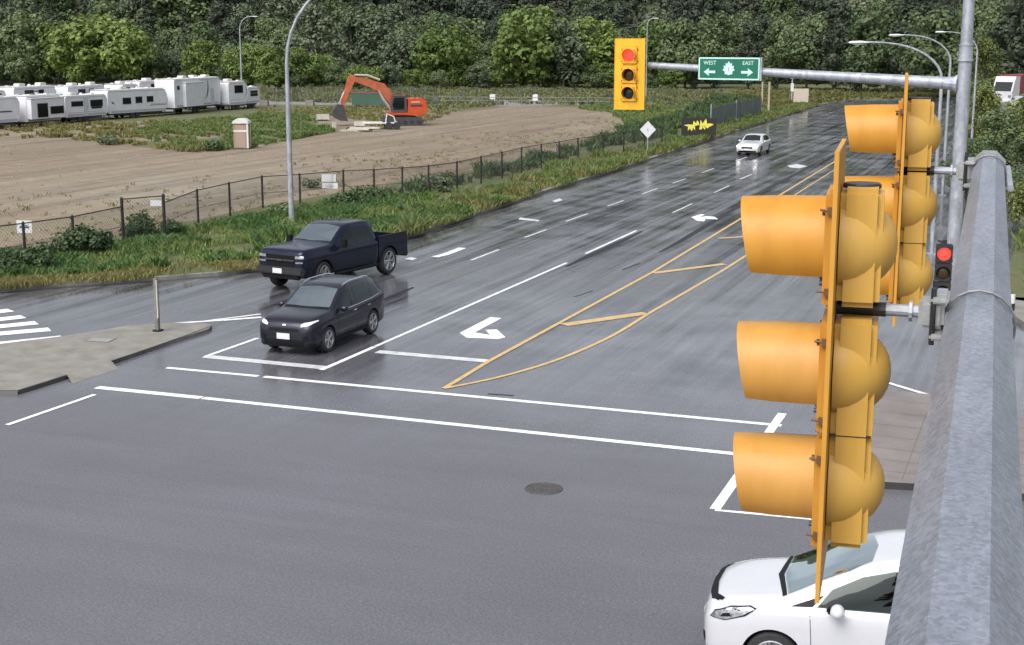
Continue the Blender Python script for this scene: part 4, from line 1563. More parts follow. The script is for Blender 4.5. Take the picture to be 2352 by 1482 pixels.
for i in range(len(FP) - 1):
    a, b = FP[i] - O, FP[i + 1] - O
    a.z = b.z = 0
    L_ = (b - a).length
    dirv = (b - a) / L_
    ha = min(hts[i], hts[i + 1]) - 0.14 if i != 4 else 1.88
    rl.tube([a + Vector((0, 0, ha)), b + Vector((0, 0, ha))], 0.024, 6)
    rl.tube([a + Vector((0, 0, 0.75)), b + Vector((0, 0, 0.75))], 0.012, 5)
    rl.tube([a + Vector((0, 0, 0.08)), b + Vector((0, 0, 0.08))], 0.006, 5)
    hh_ = ha - 0.08
    nst = int(L_ / (0.16 if L_ < 6 else 0.2))
    for k in range(-int(hh_ / L_ * nst) - 1, nst + 1):
        for sgn in (1, -1):
            x0, x1 = k * L_ / nst, k * L_ / nst + hh_
            z0, z1 = (0, hh_) if sgn > 0 else (hh_, 0)
            if x1 <= 0 or x0 >= L_:
                continue
            f0, f1 = max(0, -x0 / hh_), min(1, (L_ - x0) / hh_)
            A = a + dirv * (x0 + hh_ * f0) + Vector((0, 0, 0.08 + z0 + (z1 - z0) * f0))
            B = a + dirv * (x0 + hh_ * f1) + Vector((0, 0, 0.08 + z0 + (z1 - z0) * f1))
            mesh_.tube([A, B], 0.0048, 3, False)
rl.build('rail', DARKPOST, t)
tag(mesh_.build('wire_mesh', WIRE, t), kind='stuff') if False else mesh_.build('wire_mesh', WIRE, t)


def fence_sign(label, px, py, wpx, hpx, mark, base_y):
    b = gp(px, base_y)
    Z = (b - C0).dot(FW)
    p = at(px, py, Z - 0.12)
    m = Z / FPX
    fdir = math.atan2(FP[12].y - FP[3].y, FP[12].x - FP[3].x)
    t = thing('fence_sign', label, 'sign', p, R(16))
    w_, h_ = wpx * m, hpx * m
    MB().box((0, 0, 0), (w_, 0.012, h_), bev=0.003).build('panel', SIGNW, t)
    MB().box((0, 0.008, h_ / 2 - 0.03), (w_ * 0.9, 0.006, 0.03)).build('back_batten', GALV2, t)
    if mark:
        mb = MB()
        mb.box((0, -0.008, -0.02), (w_ * 0.62, 0.003, h_ * 0.16))
        mb.box((0.02, -0.008, h_ * 0.12), (w_ * 0.40, 0.003, h_ * 0.07))
        mb.build('marking', mark, t)


fence_sign('white fence sign with a dark bar, at the left end of the fence', 56, 521, 36, 29, DKG, 596)
fence_sign('small plain white sign on the taller fence panel', 358, 467, 26, 13, None, 556)
fence_sign('pale white fence sign right of the tall lamp post', 755, 409, 33, 17, None, 470)
fence_sign('narrow grey-white board hanging low on the fence right of the lamp', 758, 427, 36, 13, RVG, 470)

# ------------------------------------------------------------------ roadside signs
b = gp(1487, 360)
Z = (b - C0).dot(FW)
t = thing('diamond_sign', 'white diamond-shaped roadside sign on a thin post', 'road sign', (b.x, b.y, ZV), R(14))
m = Z / FPX
zc = at(1487, 297, Z).z - ZV
dm = 19.5 * m
MB().prism([(0, dm), (dm * 0.94, 0), (0, -dm), (-dm * 0.94, 0)], -0.006, 0.006, Matrix.Translation((0, -0.05, zc)) @ Matrix.Rotation(R(90), 4, 'X')).build('panel', SIGNW, t)
MB().prism([(0, dm * .22), (dm * 0.10, 0), (0.03, -dm * .25), (-0.05, -dm * .2), (-dm * 0.12, 0.02)], 0.007, 0.010, Matrix.Translation((0, -0.05, zc)) @ Matrix.Rotation(R(90), 4, 'X')).build('symbol', RVG, t)
MB().box((0, 0, (zc + dm * 0.7) / 2), (0.06, 0.05, zc + dm * 0.7)).build('post', GALV2, t)

b = gp(1604, 324)
Z = (b - C0).dot(FW)
m = Z / FPX
t = thing('banner_board', 'black advertising board with jagged yellow lettering beside the road', 'sign board', (b.x, b.y, ZV), R(17))
w_, h_ = 79 * m, 40 * m
zc = at(1604, 291, Z).z - ZV
MB().box((0, 0, zc), (w_, 0.04, h_), bev=0.006).build('panel', BLACKB, t)
yb = MB()
Mx = Matrix.Translation((0, -0.024, zc)) @ Matrix.Rotation(R(90), 4, 'X')
W2, H2 = w_ * 0.5, h_ * 0.5
for pol in ([(-.86, .18), (-.62, .26), (-.34, .24), (-.30, .70), (-.16, .38), (-.10, .74), (.0, .52), (.02, .20), (-.22, .12), (-.20, -.42), (-.32, -.12), (-.40, -.52), (-.50, -.18), (-.62, -.46), (-.62, .02)],
            [(.06, .22), (.10, .80), (.22, .36), (.30, .62), (.42, .92), (.48, .34), (.62, .40), (.86, .30), (.70, .06), (.60, .02), (.52, -.20), (.40, -.02), (.36, -.36), (.24, -.08), (.14, -.34), (.02, -.22)]):
    yb.prism([(x * W2, y * H2) for x, y in pol], 0.0, 0.006, Mx)
yb.build('lettering', YELB, t)
yk = MB()
for x in (-.05, .02, .2, .33):
    yk.prism([(x * W2, .1 * H2), ((x + .05) * W2, .16 * H2), ((x + .02) * W2, -.2 * H2)], 0.007, 0.009, Mx)
yk.build('lettering_gaps', BLACKB, t)
mb = MB()
for x in (-w_ * 0.4, w_ * 0.4):
    mb.box((x, 0.06, zc * 0.6), (0.08, 0.06, zc * 1.2))
mb.build('props', DARKPOST, t)

b = gp(1839, 243)
Z = (b - C0).dot(FW)
m = Z / FPX
t = thing('site_board', 'plain tan notice board standing where the road bends away', 'sign board', (b.x, b.y, ZV), R(18))
MB().box((0, 0, 21 * m), (34 * m, 0.06, 31 * m), bev=0.01).build('panel', TANB, t)
mb = MB()
for x in (-13 * m, 13 * m):
    mb.box((x, 0.06, 17 * m), (0.12, 0.08, 36 * m))
mb.build('post', TANP, t)
for px, by, tp, lab in ((1750, 242, 189, 'shorter and left one of two tan posts beside the road'), (1765, 263, 189, 'right and nearer one of two tan posts beside the road')):
    b = gp(px, by)
    Z = (b - C0).dot(FW)
    hgt = at(px, tp, Z).z - ZV
    t = thing('tan_post', lab, 'post', (b.x, b.y, ZV), 0, 'pair of tan posts')
    MB().box((0, 0, hgt / 2), (0.22, 0.16, hgt), bev=0.02).build('post', TANP, t)
    MB().box((0, 0, hgt + 0.03), (0.26, 0.2, 0.06), bev=0.01).build('cap', WOODW, t)
b = gp(1818, 240)
Z = (b - C0).dot(FW)
hgt = at(1818, 168, Z).z - ZV
t = thing('pole_sign', 'slim pole with a small pale sign behind the tan board', 'road sign', (b.x, b.y, ZV), R(18))
MB().tube([(0, 0, 0), (0, 0, hgt)], 0.10, 8).build('pole', GALV2, t)
MB().box((0, -0.12, hgt - 0.35), (0.62, 0.05, 0.75), bev=0.02).build('panel', WPL, t)
MB().box((0, -0.12, hgt - 1.9), (0.42, 0.05, 1.1), bev=0.02).build('lower_panel', WPL, t)

# green-screened fence by the road
scr = [(1632, 300, 238), (1690, 283, 230), (1748, 266, 222)]
t = thing('screened_fence', 'wire fence with grey-green privacy screen right of the black board', 'fence', (0, 0, 0))
P_ = [gp(x, y) for x, y, _ in scr]
mb, pb = MB(), MB()
for (x, y, tp), p in zip(scr, P_):
    Z = (p - C0).dot(FW)
    hgt = at(x, tp, Z).z
    MB().tube([(p.x, p.y, 0), (p.x, p.y, hgt)], 0.05, 8).build('post', GALV2, t)
for i in range(2):
    a, b = P_[i], P_[i + 1]
    n_ = 24
    vs, fs = [], []
    for k in range(n_ + 1):
        q = a.lerp(b, k / n_)
        off = math.sin(k * 1.7) * 0.03
        for zz in (0.25, 1.2, 2.1):
            vs.append((q.x + off * (1 if zz == 1.2 else 0.3), q.y + 0.06, zz + math.sin(k * 0.9) * 0.02))
    for k in range(n_):
        for j in range(2):
            fs.append((k * 3 + j, k * 3 + 3 + j, k * 3 + 4 + j, k * 3 + 1 + j))
    mb.add(vs, fs)
mb.build('privacy_screen', mat('screen_mesh', (0.115, 0.145, 0.135), 0.8, noise=(0.8, 0.3)), t)

# far markers, low rail, bins beyond the lot
for px, py, wpx, hpx, lab in ((1132, 232, 13, 15, 'left one of two small white blocks at the far end of the lot'), (1230, 233, 12, 16, 'right one of two small white blocks at the far end of the lot')):
    b = gp(px, py + 3)
    m = (b - C0).dot(FW) / FPX
    t = thing('white_block', lab, 'block', (b.x, b.y, ZV), R(12), 'white blocks at the far end')
    MB().box((0, 0, hpx * m / 2), (wpx * m, 0.6, hpx * m), bev=0.05).build('body', WPL, t)
    MB().box((0, 0, hpx * m + 0.03), (wpx * m * 0.7, 0.4, 0.07), bev=0.02).build('lid', SIGNW, t)
a, b = gp(1000, 243), gp(1400, 246)
FARG = mat('far_grey_rail', (0.12, 0.125, 0.12), 0.6)
t = thing('low_rail_fence', 'low pale rail fence across the far end of the lot', 'fence', (0, 0, 0))
rl = MB()
for k in range(9):
    q = a.lerp(b, k / 8)
    MB().box((q.x, q.y, ZV + 0.55), (0.12, 0.12, 1.1)).build('post', FARG, t)
for zz in (0.55, 1.02):
    rl.tube([(a.x, a.y, ZV + zz), (b.x, b.y, ZV + zz)], 0.05, 6)
rl.build('rail', FARG, t)
a, b = gp(600, 242), gp(1010, 236)
t = thing('wire_fence', 'thin far wire fence running behind the excavator', 'fence', (0, 0, 0))
wb = MB()
for k in range(13):
    q = a.lerp(b, k / 12)
    MB().tube([(q.x, q.y, ZV), (q.x, q.y, ZV + 2.2)], 0.045, 6).build('post', FARG, t)
for zz in (0.3, 0.8, 1.3, 1.8, 2.15):
    wb.tube([(a.x, a.y, ZV + zz), (b.x, b.y, ZV + zz)], 0.012, 4)
wb.build('wire', FARG, t)
b = gp(850, 247)
t = thing('skip_bin', 'green steel bin with a reddish top stripe seen under the excavator boom', 'bin', (b.x, b.y, ZV), R(20))
MB().prism([(-2.2, 0.2), (2.0, 0.2), (2.4, 1.7), (-2.3, 1.7)], -1.0, 1.0, Matrix.Rotation(R(90), 4, 'X')).build('body', GREENB, t)
MB().box((0, 0, 1.74), (4.5, 2.04, 0.10)).build('rim', REDT, t)
mb = MB()
for x in (-1.6, 1.4):
    mb.box((x, 0, 0.11), (0.3, 1.8, 0.2))
mb.build('skid', STEELD, t)
for px, lab in ((712, 'pale concrete block on the gravel right of the lamp post'), (607, 'pinkish concrete block on the gravel beside the last trailer')):
    b = gp(px, 246)
    t = thing('concrete_block', lab, 'block', (b.x, b.y, ZV), R(15), 'blocks on the gravel')
    MB().box((0, 0, 0.38), (1.1, 0.8, 0.76), bev=0.05).build('body', CONC, t)
    MB().tube([(-0.15, 0, 0.72), (-0.15, 0, 0.86), (0.15, 0, 0.86), (0.15, 0, 0.72)], 0.02, 6).build('lifting_loop', STEELD, t)

# portable toilet
b = gp(557, 346)
Z = (b - C0).dot(FW)
m = Z / FPX
t = thing('portable_toilet', 'beige portable toilet with a white roof standing on the lot', 'portable toilet', (b.x, b.y, ZV), R(22))
MB().box((0, 0, 1.02), (1.12, 1.12, 1.96), bev=0.05).build('cabin', BEIGE, t)
MB().prism([(-0.66, 2.0), (0.66, 2.0), (0.56, 2.2), (0.30, 2.36), (-0.30, 2.36), (-0.56, 2.2)], -0.64, 0.64, Matrix.Rotation(R(90), 4, 'X')).build('roof', WPL, t)
MB().box((0, -0.566, 1.0), (0.74, 0.02, 1.72), bev=0.008).build('door', mat('beige_door', (0.2928, 0.2123, 0.1684), 0.6), t)
MB().box((0, -0.575, 1.42), (1.10, 0.03, 0.14)).build('band', WPL, t)
mb = MB()
for s_ in (-1, 1):
    mb.box((0.53, s_ * 0.53, 1.0), (0.14, 0.14, 1.98), bev=0.02)
mb.build('corner_post', WPL, t)
MB().box((0, 0, 0.05), (1.3, 1.3, 0.10)).build('skid', STEELD, t)

# ------------------------------------------------------------------ vehicles
def catmull(keys, x):
    """monotone interpolation of rows (x, values...)"""
    K = np.array(keys, float)
    K = K[np.argsort(K[:, 0])]
    xs = K[:, 0]
    i = int(np.clip(np.searchsorted(xs, x) - 1, 0, len(xs) - 2))
    hh = xs[i + 1] - xs[i]
    u = (x - xs[i]) / hh
    out_ = []
    for c in range(1, K.shape[1]):
        d = np.diff(K[:, c]) / np.diff(xs)

        def slope(k):
            if k == 0:
                return d[0]
            if k == len(xs) - 1:
                return d[-1]
            if d[k - 1] * d[k] <= 0:
                return 0.0
            return 2 * d[k - 1] * d[k] / (d[k - 1] + d[k])
        m0, m1 = slope(i) * hh, slope(i + 1) * hh
        y0, y1 = K[i, c], K[i + 1, c]
        out_.append((2 * u**3 - 3 * u**2 + 1) * y0 + (u**3 - 2 * u**2 + u) * m0 + (-2 * u**3 + 3 * u**2) * y1 + (u**3 - u**2) * m1)
    return out_


def section(zb, ws, zs, wr, zr, zt):
    hs_ = zs - zb
    P = [(0, zb), (ws * 0.55, zb), (ws * 0.88, zb + 0.01), (ws * 0.965, zb + 0.07), (ws * 0.985, zb + hs_ * 0.28), (ws * 0.995, zb + hs_ * 0.5), (ws, zb + hs_ * 0.72),
         (ws * 0.992, zs - hs_ * 0.09), (ws * 0.972, zs - 0.008), (ws * 0.945, zs + 0.012)]
    b = (ws * 0.945, zs + 0.012)
    for f in (0.33, 0.66):
        P.append((b[0] + (wr - b[0]) * (f ** 1.15), b[1] + (zr - b[1]) * f))
    P += [(wr, zr), (wr * 0.955, zr + (zt - zr) * 0.42), (wr * 0.82, zr + (zt - zr) * 0.72), (wr * 0.45, zr + (zt - zr) * 0.95), (0, zt)]
    return P


def car_body(name, keys, wheels, r_arch, paint, parent, step=0.07, tw=1.0, side=(), top=()):
    xs0, xs1 = min(k[0] for k in keys), max(k[0] for k in keys)
    n = int((xs1 - xs0) / step)
    xs = [xs0 + (xs1 - xs0) * i / n for i in range(n + 1)]
    rings = []
    for x in xs:
        half = section(*catmull(keys, x))
        ring = [(x, y, z) for y, z in half] + [(x, -y, z) for y, z in half[-2:0:-1]]
        rings.append(ring)
    m = len(rings[0])
    vs = [p for rg in rings for p in rg]
    fs = []
    for i in range(len(rings) - 1):
        for k in range(m):
            a, b = i * m + k, i * m + (k + 1) % m
            fs.append((a, b, b + m, a + m))
    fs.append(tuple(range(m)))
    fs.append(tuple(range((len(rings) - 1) * m, len(rings) * m))[::-1])
    o = MB().add(vs, fs).build(name, [paint, DARKIN], parent)
    bm = bmesh.new()
    bm.from_mesh(o.data)
    bmesh.ops.recalc_face_normals(bm, faces=bm.faces)
    bm.to_mesh(o.data)
    bvh = BVHTree.FromBMesh(bm)
    bm.free()
    cuts = []

    def add_cut(c):
        c.data.polygons.foreach_set('material_index', [1] * len(c.data.polygons))
        b2 = bmesh.new()
        b2.from_mesh(c.data)
        bmesh.ops.remove_doubles(b2, verts=b2.verts, dist=1e-5)
        bmesh.ops.recalc_face_normals(b2, faces=b2.faces)
        b2.to_mesh(c.data)
        b2.free()
        md = o.modifiers.new('cut', 'BOOLEAN')
        md.operation = 'DIFFERENCE'
        md.solver = 'EXACT'
        md.object = c
        md.material_mode = 'TRANSFER'
        cuts.append(c)
    for pl in side:
        cx_, cz_ = sum(q[0] for q in pl) / len(pl), sum(q[1] for q in pl) / len(pl)
        pl = [(cx_ + (q[0] - cx_) * 0.97, cz_ + (q[1] - cz_) * 0.95) for q in pl]
        add_cut(MB().prism(pl, -2, 2, Matrix.Rotation(R(90), 4, 'X')).build('cut', [paint, DARKIN]))
    for pl, z0 in top:
        cx_ = sum(q[0] for q in pl) / len(pl)
        pl = [(cx_ + (q[0] - cx_) * 0.97, q[1] * 0.97) for q in pl]
        add_cut(MB().prism(pl, z0, 3.0).build('cut', [paint, DARKIN]))
    for (wx, wy) in wheels:
        for s_ in (-1, 1):
            cm = MB()
            cm.lathe([(0.0, -0.2), (r_arch, -0.2), (r_arch, 0.2), (0.0, 0.2)], 40, Matrix.Translation((wx, s_ * (wy + 0.0), tw)) @ Matrix.Rotation(R(90), 4, 'X'))
            add_cut(cm.build('cut', [paint, DARKIN]))
    keep = o.parent
    o.parent = None
    bpy.context.view_layer.update()
    me = bpy.data.meshes.new_from_object(o.evaluated_get(bpy.context.evaluated_depsgraph_get()))
    o.modifiers.clear()
    o.data = me
    o.parent = keep
    for c in cuts:
        bpy.data.objects.remove(c)
    shade(me, 38)
    return o, bvh


def patch(bvh, poly, axis, sgn, off, m, name, parent, res=0.07, maxd=None, smooth=60, thick=0.0):
    """panel that follows the body: a 2-D outline thrown onto the surface along an axis and set proud of it"""
    bm = bmesh.new()
    vs = [bm.verts.new((p[0], p[1], 0)) for p in poly]
    bm.faces.new(vs)
    lo = [min(p[i] for p in poly) for i in (0, 1)]
    hi = [max(p[i] for p in poly) for i in (0, 1)]
    for i in (0, 1):
        k = lo[i] + res
        while k < hi[i] - 1e-4:
            no = Vector((1, 0, 0)) if i == 0 else Vector((0, 1, 0))
            bmesh.ops.bisect_plane(bm, geom=bm.verts[:] + bm.edges[:] + bm.faces[:], plane_co=no * k, plane_no=no)
            k += res
    bmesh.ops.triangulate(bm, faces=bm.faces[:])
    for v in bm.verts:
        u, q = v.co.x, v.co.y
        if axis == 'y':
            o_, d_ = Vector((u, sgn * 4, q)), Vector((0, -sgn, 0))
        elif axis == 'x':
            o_, d_ = Vector((sgn * 6, u, q)), Vector((-sgn, 0, 0))
        else:
            o_, d_ = Vector((u, q, 5)), Vector((0, 0, -1))
        h, nrm, _, _ = bvh.ray_cast(o_, d_)
        if h is None:
            h, nrm, _, _ = bvh.find_nearest(o_ + d_ * (o_.length - 1))
        v.co = h + (nrm if nrm.dot(d_) < 0 else -nrm) * off
    me = bpy.data.meshes.new(name)
    bmesh.ops.recalc_face_normals(bm, faces=bm.faces)
    bm.normal_update()
    if sum(f.normal.dot(d_) * f.calc_area() for f in bm.faces) > 0:
        bmesh.ops.reverse_faces(bm, faces=bm.faces[:])
    bm.to_mesh(me)
    bm.free()
    me.materials.append(m)
    o = bpy.data.objects.new(name, me)
    COL.objects.link(o)
    o.parent = parent
    shade(me, smooth)
    return o


def wheel(parent, x, y, r, wd, rim_m, side, spokes=5, steer=0.0):
    w_ = bpy.data.objects.new('wheel', None)
    COL.objects.link(w_)
    w_.parent = parent
    w_.location = (x, y, r)
    w_.rotation_euler = (0, 0, steer)
    M = Matrix.Rotation(R(-90 * side), 4, 'X')
    rr = r * 0.72
    MB().lathe([(rr, -wd / 2), (r * 0.93, -wd / 2), (r * 0.99, -wd * 0.36), (r, -wd * 0.1), (r, wd * 0.1), (r * 0.99, wd * 0.36), (r * 0.93, wd / 2), (rr, wd / 2)], 36, M, True).build('tyre', RUBBER, w_, 40)
    rb_ = MB()
    rb_.lathe([(rr * 1.01, wd * 0.47), (rr * 0.93, wd * 0.50), (rr * 0.90, wd * 0.40), (rr * 0.88, 0.0), (rr * 0.3, -0.01), (0.001, -0.01)], 32, M)
    for k in range(spokes):
        a = 2 * math.pi * k / spokes
        for da in (-0.13, 0.13):
            ca, sa = math.cos(a + da), math.sin(a + da)
            ca2, sa2 = math.cos(a + da * 0.3), math.sin(a + da * 0.3)
            A = M @ Vector((ca2 * rr * 0.12, sa2 * rr * 0.12, wd * 0.38))
            B = M @ Vector((ca * rr * 0.93, sa * rr * 0.93, wd * 0.44))
            rb_.tube([A, B], rr * 0.075, 5)
    rb_.lathe([(rr * 0.24, wd * 0.30), (rr * 0.22, wd * 0.46), (0.001, wd * 0.47)], 16, M)
    rb_.build('rim', rim_m, w_, 40)
    MB().lathe([(rr * 0.86, -0.02), (0.001, -0.025)], 20, M).build('brake_disc', STEELD, w_)
    return w_


def rr_poly(x0, z0, x1, z1, r=0.02):
    return [(x0 + r, z0), (x1 - r, z0), (x1, z0 + r), (x1, z1 - r), (x1 - r, z1), (x0 + r, z1), (x0, z1 - r), (x0, z0 + r)]


def interior(t, xs, seat_z, yo, dash_x, dash_z, dash_w):
    for (x, y) in [(xs[0], yo), (xs[0], -yo), (xs[1], yo), (xs[1], -yo)]:
        mb = MB()
        mb.box((x, y, seat_z + 0.02), (0.16, 0.46, 0.40), Matrix.Rotation(R(-12), 3, 'Y'), 0.06)
        mb.box((x - 0.05, y, seat_z + 0.32), (0.10, 0.26, 0.18), Matrix.Rotation(R(-8), 3, 'Y'), 0.04)
        mb.build('seat', mat('seat_fabric', (0.035, 0.033, 0.032), 0.8), t, 50)
    MB().box((dash_x, 0, dash_z), (0.34, dash_w, 0.14), bev=0.05).build('dashboard', mat('dash_plastic', (0.030, 0.030, 0.032), 0.6), t)
    ring = [(dash_x - 0.30 + 0.05 * math.sin(a), yo + 0.18 * math.cos(a), dash_z + 0.04 + 0.17 * math.sin(a)) for a in [2 * math.pi * k / 20 for k in range(21)]]
    MB().tube(ring, 0.014, 6, False).build('steering_wheel', TRIM, t)


def egg(parent, x, y, z, r, m, name='wing_mirror'):
    prof = [(max(0.0005, math.sin(math.pi * k / 12)), -math.cos(math.pi * k / 12)) for k in range(13)]
    return MB().lathe(prof, 20, Matrix.Translation((x, y, z)) @ Matrix.Diagonal((*r, 1))).build(name, m, parent, 60)


# ---- compact crossover
def build_crossover():
    t = thing('crossover_car', 'dark charcoal crossover car waiting at the stop line', 'car')
    keys = [(2.23, .34, .60, .66, .46, .72, .76), (2.17, .25, .76, .76, .60, .86, .895), (2.02, .21, .86, .86, .70, .96, .995), (1.75, .20, .905, .92, .76, 1.02, 1.05), (1.35, .20, .925, .96, .79, 1.06, 1.09),
            (0.98, .20, .925, .985, .80, 1.085, 1.125), (0.80, .20, .925, .99, .78, 1.15, 1.22), (0.40, .20, .925, 1.00, .73, 1.405, 1.46), (0.12, .20, .925, 1.01, .69, 1.555, 1.605),
            (-0.2, .20, .925, 1.02, .68, 1.615, 1.665), (-0.8, .20, .925, 1.045, .67, 1.63, 1.678), (-1.4, .20, .925, 1.075, .66, 1.61, 1.658), (-1.75, .22, .92, 1.10, .65, 1.56, 1.61), (-1.98, .24, .90, 1.115, .65, 1.44, 1.49),
            (-2.14, .28, .87, 1.10, .68, 1.25, 1.28), (-2.24, .38, .78, .98, .62, 1.05, 1.07)]
    SW = [[(0.66, 1.06), (-0.30, 1.075), (-0.30, 1.53), (-0.02, 1.52), (0.24, 1.45)], [(-0.36, 1.075), (-1.15, 1.115), (-1.28, 1.30), (-1.20, 1.52), (-0.36, 1.535)], [(-1.25, 1.125), (-1.74, 1.17), (-1.66, 1.40), (-1.34, 1.51)]]
    WS = [(0.88, -.68), (0.93, 0), (0.88, .68), (0.20, .59), (0.155, 0), (0.20, -.59)]
    body, bv = car_body('body', keys, [(1.36, .80), (-1.31, .80)], 0.405, CHARC, t, tw=0.36, side=SW, top=[(WS, 1.0)])
    interior(t, (-0.18, -1.02), 1.08, .38, 0.62, 1.03, 1.25)
    for s_ in (1, -1):
        for pl in SW:
            patch(bv, pl, 'y', s_, .004, GLASS_C, 'side_window', t)
        MB().tube([(0.70, s_ * .925, 1.035), (-0.3, s_ * .925, 1.05), (-1.2, s_ * .925, 1.09), (-1.72, s_ * .905, 1.14)], 0.012, 6).build('belt_moulding', SILVER, t)
        wheel(t, 1.36, s_ * .80, .355, .235, RIM, s_)
        wheel(t, -1.31, s_ * .80, .355, .235, RIM, s_)
        patch(bv, [(0.80, 0.42), (0.82, 0.98), (-0.32, 1.03), (-0.32, 0.42)], 'y', s_, .004, CHARC, 'door', t)
        patch(bv, [(-0.34, 0.42), (-0.34, 1.03), (-1.20, 1.065), (-1.05, 0.72), (-0.88, 0.42)], 'y', s_, .004, CHARC, 'door', t)
        patch(bv, rr_poly(-0.90, 0.23, 0.92, 0.37), 'y', s_, .008, TRIM, 'sill_trim', t)
        for hx in (-0.18, -1.02):
            MB().box((hx, s_ * .935, 0.93), (0.18, 0.03, 0.025), bev=0.008).build('door_handle', SILVER, t)
        egg(t, 0.62, s_ * 1.00, 1.10, (.09, .13, .085), CHARC)
        MB().box((0.66, s_ * 0.90, 1.06), (0.08, 0.10, 0.05), bev=0.015).build('mirror_arm', TRIM, t)
        patch(bv, [(s_ * .52, .82), (s_ * .74, .865), (s_ * .84, .94), (s_ * .82, .965), (s_ * .60, .93), (s_ * .50, .875)], 'x', 1, .008, LAMPB, 'headlight', t, .04)
        patch(bv, [(s_ * .55, .42), (s_ * .76, .46), (s_ * .72, .60), (s_ * .58, .56)], 'x', 1, .008, TRIM, 'fog_lamp_recess', t, .05)
        MB().tube([(0.0, s_ * .62, 1.63), (-0.3, s_ * .62, 1.70), (-1.3, s_ * .60, 1.695), (-1.6, s_ * .59, 1.64)], 0.018, 6).build('roof_rail', SILVER, t)
        patch(bv, [(s_ * .50, 1.0), (s_ * .80, 1.03), (s_ * .78, 1.10), (s_ * .52, 1.07)], 'x', -1, .008, mat('tail_lamp_red', (0.25, 0.01, 0.01), 0.15), 'tail_lamp', t, .05)
    patch(bv, WS, 'z', 1, .005, GLASS_S, 'windscreen', t)
    patch(bv, [(1.0, -.70), (1.02, 0), (1.0, .70), (0.90, .68), (0.945, 0), (0.90, -.68)], 'z', 1, .007, TRIM, 'cowl', t)
    patch(bv, [(-.44, .70), (.44, .70), (.48, .755), (.40, .78), (-.40, .78), (-.48, .755)], 'x', 1, .010, TRIM, 'grille', t, .05)
    patch(bv, [(-.60, .32), (.60, .32), (.64, .42), (.50, .46), (-.50, .46), (-.64, .42)], 'x', 1, .008, TRIM, 'lower_grille', t, .05)
    MB().box((2.262, 0, .555), (0.02, .40, .165), bev=0.006).build('licence_plate', PLATE, t)
    patch(bv, [(-.055, .835), (.055, .835), (.05, .87), (-.05, .87)], 'x', 1, .012, SILVER, 'emblem', t, .03)
    patch(bv, [(-.60, 1.16), (.60, 1.16), (.52, 1.44), (-.52, 1.44)], 'x', -1, .006, GLASS, 'rear_window', t)
    return t


def place_by_wheel(t, contact, local, rz):
    t.rotation_euler = (0, 0, rz)
    c, s_ = math.cos(rz), math.sin(rz)
    t.location = (contact.x - (c * local[0] - s_ * local[1]), contact.y - (s_ * local[0] + c * local[1]), 0.002)


suv = build_crossover()
place_by_wheel(suv, gp(757, 809), (1.36, 0.915), R(-90.5))


